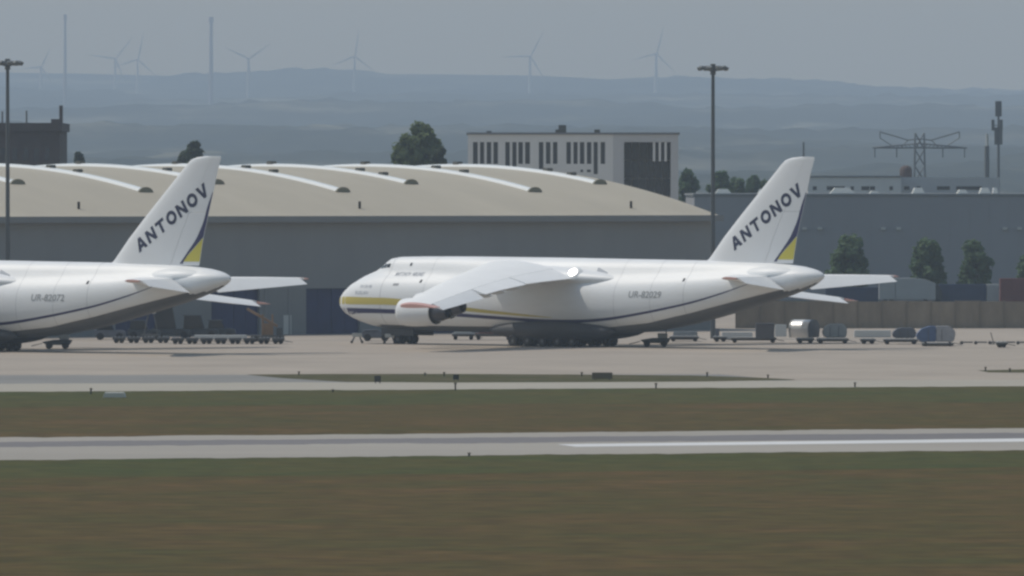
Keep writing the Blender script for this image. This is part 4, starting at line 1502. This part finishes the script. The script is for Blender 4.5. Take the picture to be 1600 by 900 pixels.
# made-up stair; its plain white top stands for a glint under the left tail
stv = empty('glint_stair', (P(236, 0, 1040).x, 1040, 0))
tag(stv, 'made-up small stair, its white top standing for a glint under the left tail', 'glint stand-in')
MB().box(-1.1, .9, -.7, .7, .4, .7).build('chassis', 'dolly_metal', stv)
for sx in (-1, 1):
    MB().tube((sx * .8, 0, .702), (sx * .3, 0, 3.05), .07).build('leg', 'dolly_metal', stv)
MB().prism([(-.75, 3.06), (.45, 3.06), (1.05, 3.75), (.85, 3.8), (.25, 3.4), (-.75, 3.32)], -.6, .6).build('platform', 'vehicle_white', stv, bevel=.03)
for sx in (-1, 1):
    for sy in (-1, 1):
        MB().lathe([(-.1, .02), (-.1, .25), (.1, .25), (.1, .02)], 'y', (sx * .75, sy * .65, .26), 12).build('wheel', 'tyre', stv)

# flatbed trailers seen under the fuselage of the right plane
for k, (a, b, m, lab) in enumerate(((706, 742, 'container_light', 'pale low crate trailer between nose gear and main gear'), (742, 800, 'trailer_red', 'reddish flatbed trailer just left of the main gear'))):
    r = dolly(a, b, 531, lab, deck=m, rails=False, height=.7, group='trailers seen under the right plane')
    L = (b - a) * r.location.y / FPX / 2
    MB().box(-L * .8, L * .75, -.8, .8, .78, 1.25).build('load', m, r, bevel=.05)


# tow bar with dark wheels ahead of the nose gear
def towbar(px, ybase, label):
    Y = G(0, ybase).y
    r = empty('wheel_trolley', (P(px, 0, Y).x, Y, 0))
    tag(r, label, 'trolley', 'small trolleys under the nose of the right plane')
    for sx, lean in ((-1, -.18), (1, .14)):
        MB().tube((sx * .42 + lean, 0, .12), (sx * .3, 0, .72), .10, .08, n=8).build('leg', 'vehicle_dark', r)
        MB().lathe([(-.09, .02), (-.09, .16), (.09, .16), (.09, .02)], 'y', (sx * .42 + lean, 0, .16), 10).build('wheel', 'tyre', r)
    MB().box(-.55, .55, -.35, .35, .722, 1.15).build('body', 'container_light', r, bevel=.05)


towbar(558, 536.5, 'small wheeled trolley just ahead of the right plane nose')
towbar(609, 537.5, 'small wheeled trolley left of the nose wheels')
tractor(588, 533, 1.6, 1.2, 'container_dark', 'low dark tug between the two trolleys under the nose')

# vehicles and containers behind the barrier
TYY = 1341.0
tk = empty('box_truck', (P(1420, 0, TYY).x, TYY, 0))
tag(tk, 'grey box truck parked behind the barrier below the middle tree', 'truck')
ox = tk.location.x
za = P(0, 434.5, TYY).z
MB().box(P(1374, 0, TYY).x - ox, P(1399, 0, TYY).x - ox, 0, 2.5, .9, za).build('rear_box', 'truck_grey', tk, bevel=.05)
MB().prism([(P(1399.5, 0, TYY).x - ox, .9), (P(1462, 0, TYY).x - ox, .9), (P(1462, 0, TYY).x - ox, za - .75), (P(1447, 0, TYY).x - ox, za - .2), (P(1430, 0, TYY).x - ox, za), (P(1399.5, 0, TYY).x - ox, za)], 0, 2.5).build('box', 'truck_grey', tk, bevel=.06)
MB().prism([(P(1462.3, 0, TYY).x - ox, .8), (P(1472, 0, TYY).x - ox, .8), (P(1472, 0, TYY).x - ox, 2.0), (P(1467, 0, TYY).x - ox, 3.1), (P(1462.3, 0, TYY).x - ox, 3.1)], .1, 2.4).build('cab', 'vehicle_dark', tk, bevel=.06)
for px in (1384, 1394, 1466):
    for yy in (.2, 2.3):
        MB().lathe([(-.15, .02), (-.15, .46), (.15, .46), (.15, .02)], 'y', (P(px, 0, TYY).x - ox, yy, .46), 14).build('wheel', 'tyre', tk)


def ship_container(px0, px1, y0, Y, m, label, z0=0.0):
    a, b = P(px0, y0, Y), P(px1, y0, Y)
    r = empty('shipping_container', ((a.x + b.x) / 2, Y, z0))
    tag(r, label, 'container')
    L, H = (b.x - a.x) / 2, a.z - z0
    MB().box(-L, L, .06, 2.44, 0, H).build('body', m, r)
    n = max(4, int(2 * L / .6))
    for k in range(n):
        x = -L + 2 * L * (k + .5) / n
        MB().box(x - .14, x + .14, 0, .058, .15, H - .15).build('rib', m, r)


ship_container(1468, 1541, 444, 1344, 'container_blue', 'dark blue shipping container below the rightmost tree')
ship_container(1542, 1561, 444, 1344, 'container_light', 'narrow pale container between the blue and red ones')
ship_container(1563, 1640, 435, 1338, 'container_red', 'dark red shipping container at the right edge behind the barrier')
ship_container(1290, 1372, 449, 1344, 'container_blue', 'dark blue container behind the right plane tailplane')


# ------------------------------------------------------------------ airfield signs and marker posts
def sign(px0, px1, y0, y1, m, label):
    g = G((px0 + px1) / 2, y1)
    Y = g.y
    r = empty('taxi_sign', (g.x, Y, 0))
    tag(r, label, 'sign', 'airfield sign boxes')
    L = (px1 - px0) * Y / FPX / 2
    H = (y1 - y0) * Y / FPX
    MB().box(-L, L, -.15, .15, .12, H).build('panel', m, r, bevel=.03)
    for sx in (-.7, .7):
        MB().box(sx * L - .05, sx * L + .05, -.1, .1, 0, .118).build('leg', 'dolly_metal', r)


sign(585, 595, 587, 599, 'sign_dark', 'small dark sign box in the grass island, left one')
sign(708, 717, 585, 595, 'sign_dark', 'small dark sign box in the grass island, middle one')
sign(925, 957, 582, 594, 'sign_brown', 'wide brownish sign box in the grass island, right one')


def marker(px, y0, y1, label, r_=.06):
    g = G(px, y1)
    r = empty('marker_post', (g.x, g.y, 0))
    tag(r, label, 'marker', 'edge light posts along the pavements')
    H = (y1 - y0) * g.y / FPX
    MB().tube((0, 0, 0), (0, 0, H * .7), r_, n=8).build('stem', 'sign_dark', r)
    MB().lathe([(H * .7, .03), (H * .72, r_ * 1.7), (H * .92, r_ * 1.8), (H, .02)], 'z', (0, 0, 0), 8).build('lamp', 'sign_brown', r)


for px, y0, y1, lab in ((467, 580, 586, 'thin post at the left tip of the grass island'), (142, 606, 616, 'thin post on the taxi lane edge at the far left'), (520, 608, 613, 'stubby post on the taxi lane edge left of centre'),
                        (694, 581, 588, 'thin post at the far side of the grass island near the middle sign'), (711.5, 597, 610, 'tall thin post on the taxi lane below the middle sign'), (909, 581, 588, 'thin post left of the wide brownish sign'),
                        (1025, 598, 607, 'thin post on the taxi lane edge right of the brown sign'), (1105, 581, 589, 'thin post on the right half of the grass island'), (1200, 585, 591, 'thin post near the right tip of the grass island'),
                        (1336, 597, 605, 'thin post on the taxi lane edge right of the island tip'), (1540, 573, 580, 'left post beside the far right grass patch'), (1578, 575, 582, 'right post beside the far right grass patch'),
                        (733, 707, 713, 'dark stubby lamp on the near runway edge'), (664, 582, 587, 'thin post beside the gap in the grass island')):
    marker(px, y0, y1, lab, .07)
sl = MB().prism([(-.95, 0), (.95, 0), (.8, .42), (-.8, .42)], -1, 1).build('manhole_slab', 'concrete_white', bevel=.03)
g = G(179, 621)
sl.location = (g.x, g.y, 0)
tag(sl, 'pale concrete manhole slab in the grass beside the taxi lane', 'slab')

bpy.context.view_layer.update()
